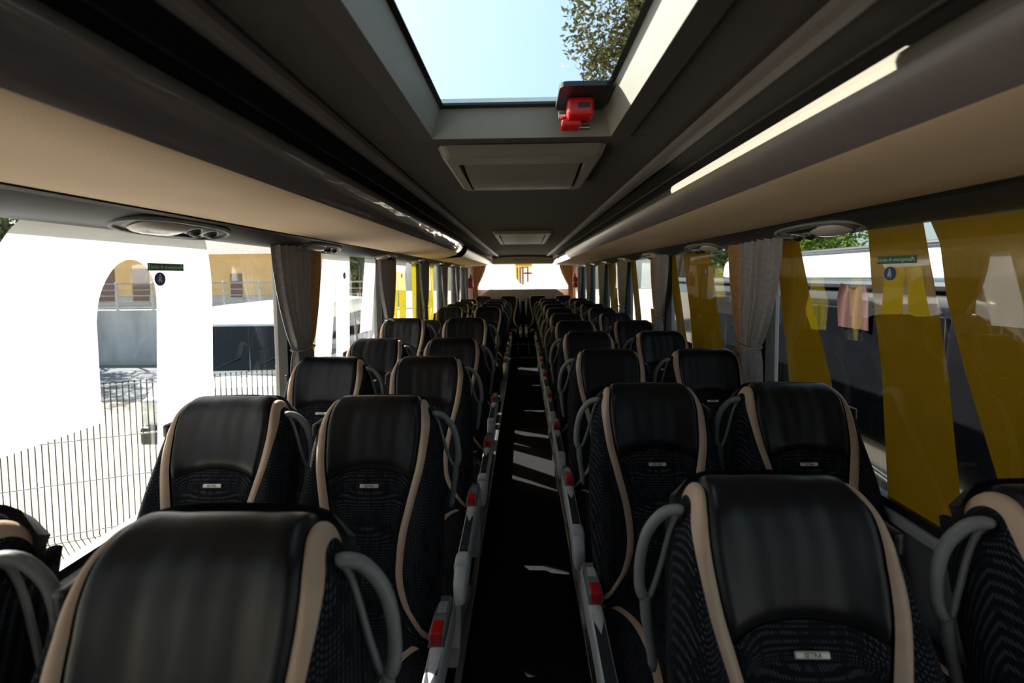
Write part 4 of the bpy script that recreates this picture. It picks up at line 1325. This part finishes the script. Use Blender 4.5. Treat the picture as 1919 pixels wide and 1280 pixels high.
tree('leafy_tree', (-17.5, 15.0, GZ), 7.5, 2.6, 7000, 'leaf_dark', .10, 'dark tree at the left edge above the white letter film', 'trees outside', 1.2)
tree('leafy_tree', (-7.6, 21.0, GZ), 4.0, 1.2, 4000, 'leaf_dark', .11, 'small tree beside the ochre house, seen past the first left curtain', 'trees outside', 1.2)

# vehicles
def wheel(root, x, y, r, w):
    o = obj('wheel', mesh_of('wheel', *tube([(x - w / 2, y, r), (x - w * .35, y, r), (x + w * .35, y, r), (x + w / 2, y, r)], [r * .92, r, r, r * .92], 24, False, 1.0, (0, 0, 1)), smooth=False), 'tyre', root)
    obj('hub', mesh_of('hub', *tube([(x - w * .52, y, r), (x + w * .52, y, r)], r * .58, 16)), 'chrome', o)
def van(name, loc, rotz, W, L, H, paint, label, hood=True):
    """forward control van, front towards -y"""
    r = empty(name, loc, label, 'van', None, rotz)
    hw = W / 2
    body = []
    sec = [(0.0, .55, .30, hw * .86), (.06, .62, .42, hw * .94), (.25, .72, .52, hw), (.75, .86, .62, hw)]
    # side outline (y, z) of the van, extruded across with a slight tumblehome
    out = [(0.02, .35), (-.02, .62), (.04, .95), (.22, 1.10), (.62, 1.22), (1.18, H * .86), (1.42, H * .965), (1.8, H), (L - .15, H), (L, H - .12), (L, .35), (L - .6, .28), (.5, .28)]
    out = [tuple(p) for p in out]
    n = len(out)
    V, F = [], []
    cols = [(-1, .93), (-.97, 1), (-.6, 1.0), (0, 1.0), (.6, 1.0), (.97, 1), (1, .93)]
    for cx, k in cols:
        for (y, z) in out:
            tz = max(0, (z - 1.1) / (H - 1.1)) if H > 1.1 else 0
            x = cx * hw * (1 - .10 * tz)
            yy = y + (.10 * cx * cx if y < .7 else 0)
            zz = z - (.05 * abs(cx) ** 6 if z > H * .9 else 0)
            V.append((x, yy, zz))
    for c in range(len(cols) - 1):
        for i in range(n):
            j = (i + 1) % n
            F.append([c * n + i, c * n + j, (c + 1) * n + j, (c + 1) * n + i])
    F.append(list(range(n)))
    F.append([(len(cols) - 1) * n + i for i in range(n)][::-1])
    obj('body', fix_normals(mesh_of('body', V, F)), paint, r)
    # windscreen lies on the sloping front
    def on_ws(a, t):
        y = .66 + (1.16 - .66) * t
        z = 1.25 + (H * .85 - 1.25) * t
        return (a * hw * (.93 - .07 * t), y - .012 + .05 * a * a, z + .012)
    obj('windscreen', mesh_of('windscreen', *grid(lambda u, v: on_ws(2 * u - 1, .03 + .94 * v), 9, 5), smooth=True), 'glass_dark', r)
    for s in (-1, 1):
        xs = s * (hw + .004)
        def sw(y0, y1):
            z0, z1 = 1.22, H * .84
            t = lambda z: 1 - .10 * max(0, (z - 1.1) / (H - 1.1))
            return [(s * (hw * t(z0) + .006), y0, z0), (s * (hw * t(z0) + .006), y1, z0), (s * (hw * t(z1) + .006), y1, z1), (s * (hw * t(z1) + .006), y0 + (.35 if y0 < 1.1 else 0), z1)]
        y = .95
        while y + .9 < L:
            ln = 1.0
            obj('side_window', mesh_of('side_window', sw(y, min(y + ln, L - .15)), [[0, 1, 2, 3]]), 'glass_dark', r)
            y += 1.12
        obj('headlamp', bevel_box('headlamp', *sorted((s * hw * .60, s * hw * .95)), -.02, .22, .78, 1.0, .05, 3), 'lamp_glass', r)
        obj('indicator', bevel_box('indicator', *sorted((s * hw * .97, s * (hw + .012))), .28, .36, .86, .90, .008, 2), 'orange', r)
        mir = obj('mirror', bevel_box('mirror', *sorted((s * (hw + .02), s * (hw + .22))), .82, .94, 1.25, 1.62, .04, 3), 'black', r)
        obj('mirror_arm', mesh_of('mirror_arm', *tube([(s * hw * .97, .95, 1.3), (s * (hw + .06), .9, 1.36)], .02, 6)), 'black', mir)
        wheel(r, s * (hw - .12), .95, .33, .22)
        wheel(r, s * (hw - .12), L - 1.0, .33, .22)
        obj('belt_trim', bevel_box('belt_trim', *sorted((s * (hw - .002), s * (hw + .014))), .9, L - .1, .98, 1.04, .006, 2), 'chrome' if paint == 'body_black' else 'black', r)
    obj('bumper', bevel_box('bumper', -hw * .96, hw * .96, -.06, .25, .30, .58, .05, 3), 'black' if paint != 'body_black' else 'body_black', r)
    obj('grille', bevel_box('grille', -hw * .45, hw * .45, -.03, .1, .66, .84, .03, 2), 'black', r)
    for x in (-.35, .3):
        obj('wiper', mesh_of('wiper', *tube([on_ws(x, .02), tuple(Vector(on_ws(x + .45, .28)) + Vector((0, -.015, .015)))], .010, 6)), 'black', r)
    return r
van('white_van', (-4.85, 6.75, GZ), .06, 2.05, 5.4, 2.34, 'body_white', 'white van parked nose-on beyond the left fence')
van('white_van', (-3.6, 13.2, GZ), -.1, 1.9, 4.4, 1.75, 'body_white', 'low white car-like van farther back on the left')

# black coach parked close alongside on the right
def coach(name, loc, rotz, W, L, H, paint, label, win0, win1, bays):
    r = empty(name, loc, label, 'coach', None, rotz)
    hw = W / 2
    sec = [(0, 0, .45 + (H - .45) / 2, hw * .90, (H - .45) / 2 * .92), (.08, 0, .4 + (H - .4) / 2, hw * .98, (H - .4) / 2 * .98), (.3, 0, .35 + (H - .35) / 2, hw, (H - .35) / 2), (L - .3, 0, .35 + (H - .35) / 2, hw, (H - .35) / 2), (L - .08, 0, .4 + (H - .4) / 2, hw * .98, (H - .4) / 2 * .98), (L, 0, .45 + (H - .45) / 2, hw * .90, (H - .45) / 2 * .92)]
    v, f = superloft(sec, 56, 9.0)
    obj('body', fix_normals(mesh_of('body', v, f, True)), paint, r)
    for s in (-1, 1):
        step = (L - .8) / bays
        for b in range(bays):
            y0 = .4 + b * step
            obj('side_window', bevel_box('side_window', *sorted((s * (hw - .01), s * (hw + .008))), y0 + .04, y0 + step - .04, win0, win1, .006, 2), 'glass_dark', r)
        obj('roof_rail', mesh_of('roof_rail', *tube([(s * (hw - .06), .3, H - .05), (s * (hw - .06), L - .3, H - .05)], .035, 8)), 'dark_inset', r)
        obj('belt_trim', mesh_of('belt_trim', *tube(smooth_pts([(s * (hw + .004), .3, win0 - .30), (s * (hw + .004), L * .3, win0 - .12), (s * (hw + .004), L * .7, win0 - .10), (s * (hw + .004), L - .3, win0 - .16)], 8), .035, 6, False, 0.35, (1, 0, 0)), smooth=True), 'chrome', r)
        obj('flap_line', bevel_box('flap_line', *sorted((s * (hw - .01), s * (hw + .006))), .3, L - .3, win0 - .55, win0 - .535, .002, 1), 'chrome', r)
        for y in (1.3, L - 1.6):
            wheel(r, s * (hw - .14), y, .42, .26)
    obj('windscreen', bevel_box('windscreen', -hw * .88, hw * .88, -.008, .1, 1.1, H - .35, .03, 3), 'glass_dark', r)
    return r
coach('black_minibus', (3.55, 2.3, GZ), 0.0, 2.1, 6.6, 2.78, 'body_black', 'black minibus parked close alongside the right windows', 1.62, 2.55, 5)
def vest_fn(u, v):
    a = 2 * u - 1
    w = .165 - .045 * max(0, (v - .6) / .4) ** 1.5
    return (2.478 + .012 * math.sin(9 * a + 2 * v), 3.47 + w * a, 1.20 + .34 * v - .05 * (1 - abs(a)) * max(0, (v - .8) / .2))
obj('orange_vest', mesh_of('orange_vest', *grid(vest_fn, 17, 9), smooth=True), 'orange', label='orange vest hanging at a side window of the black minibus', cat='vest')
coach('white_bus', (6.5, 4.2, GZ), 0.0, 2.5, 8.0, 3.25, 'body_white', 'white coach parked behind the black minibus on the right', 1.6, 2.7, 5)
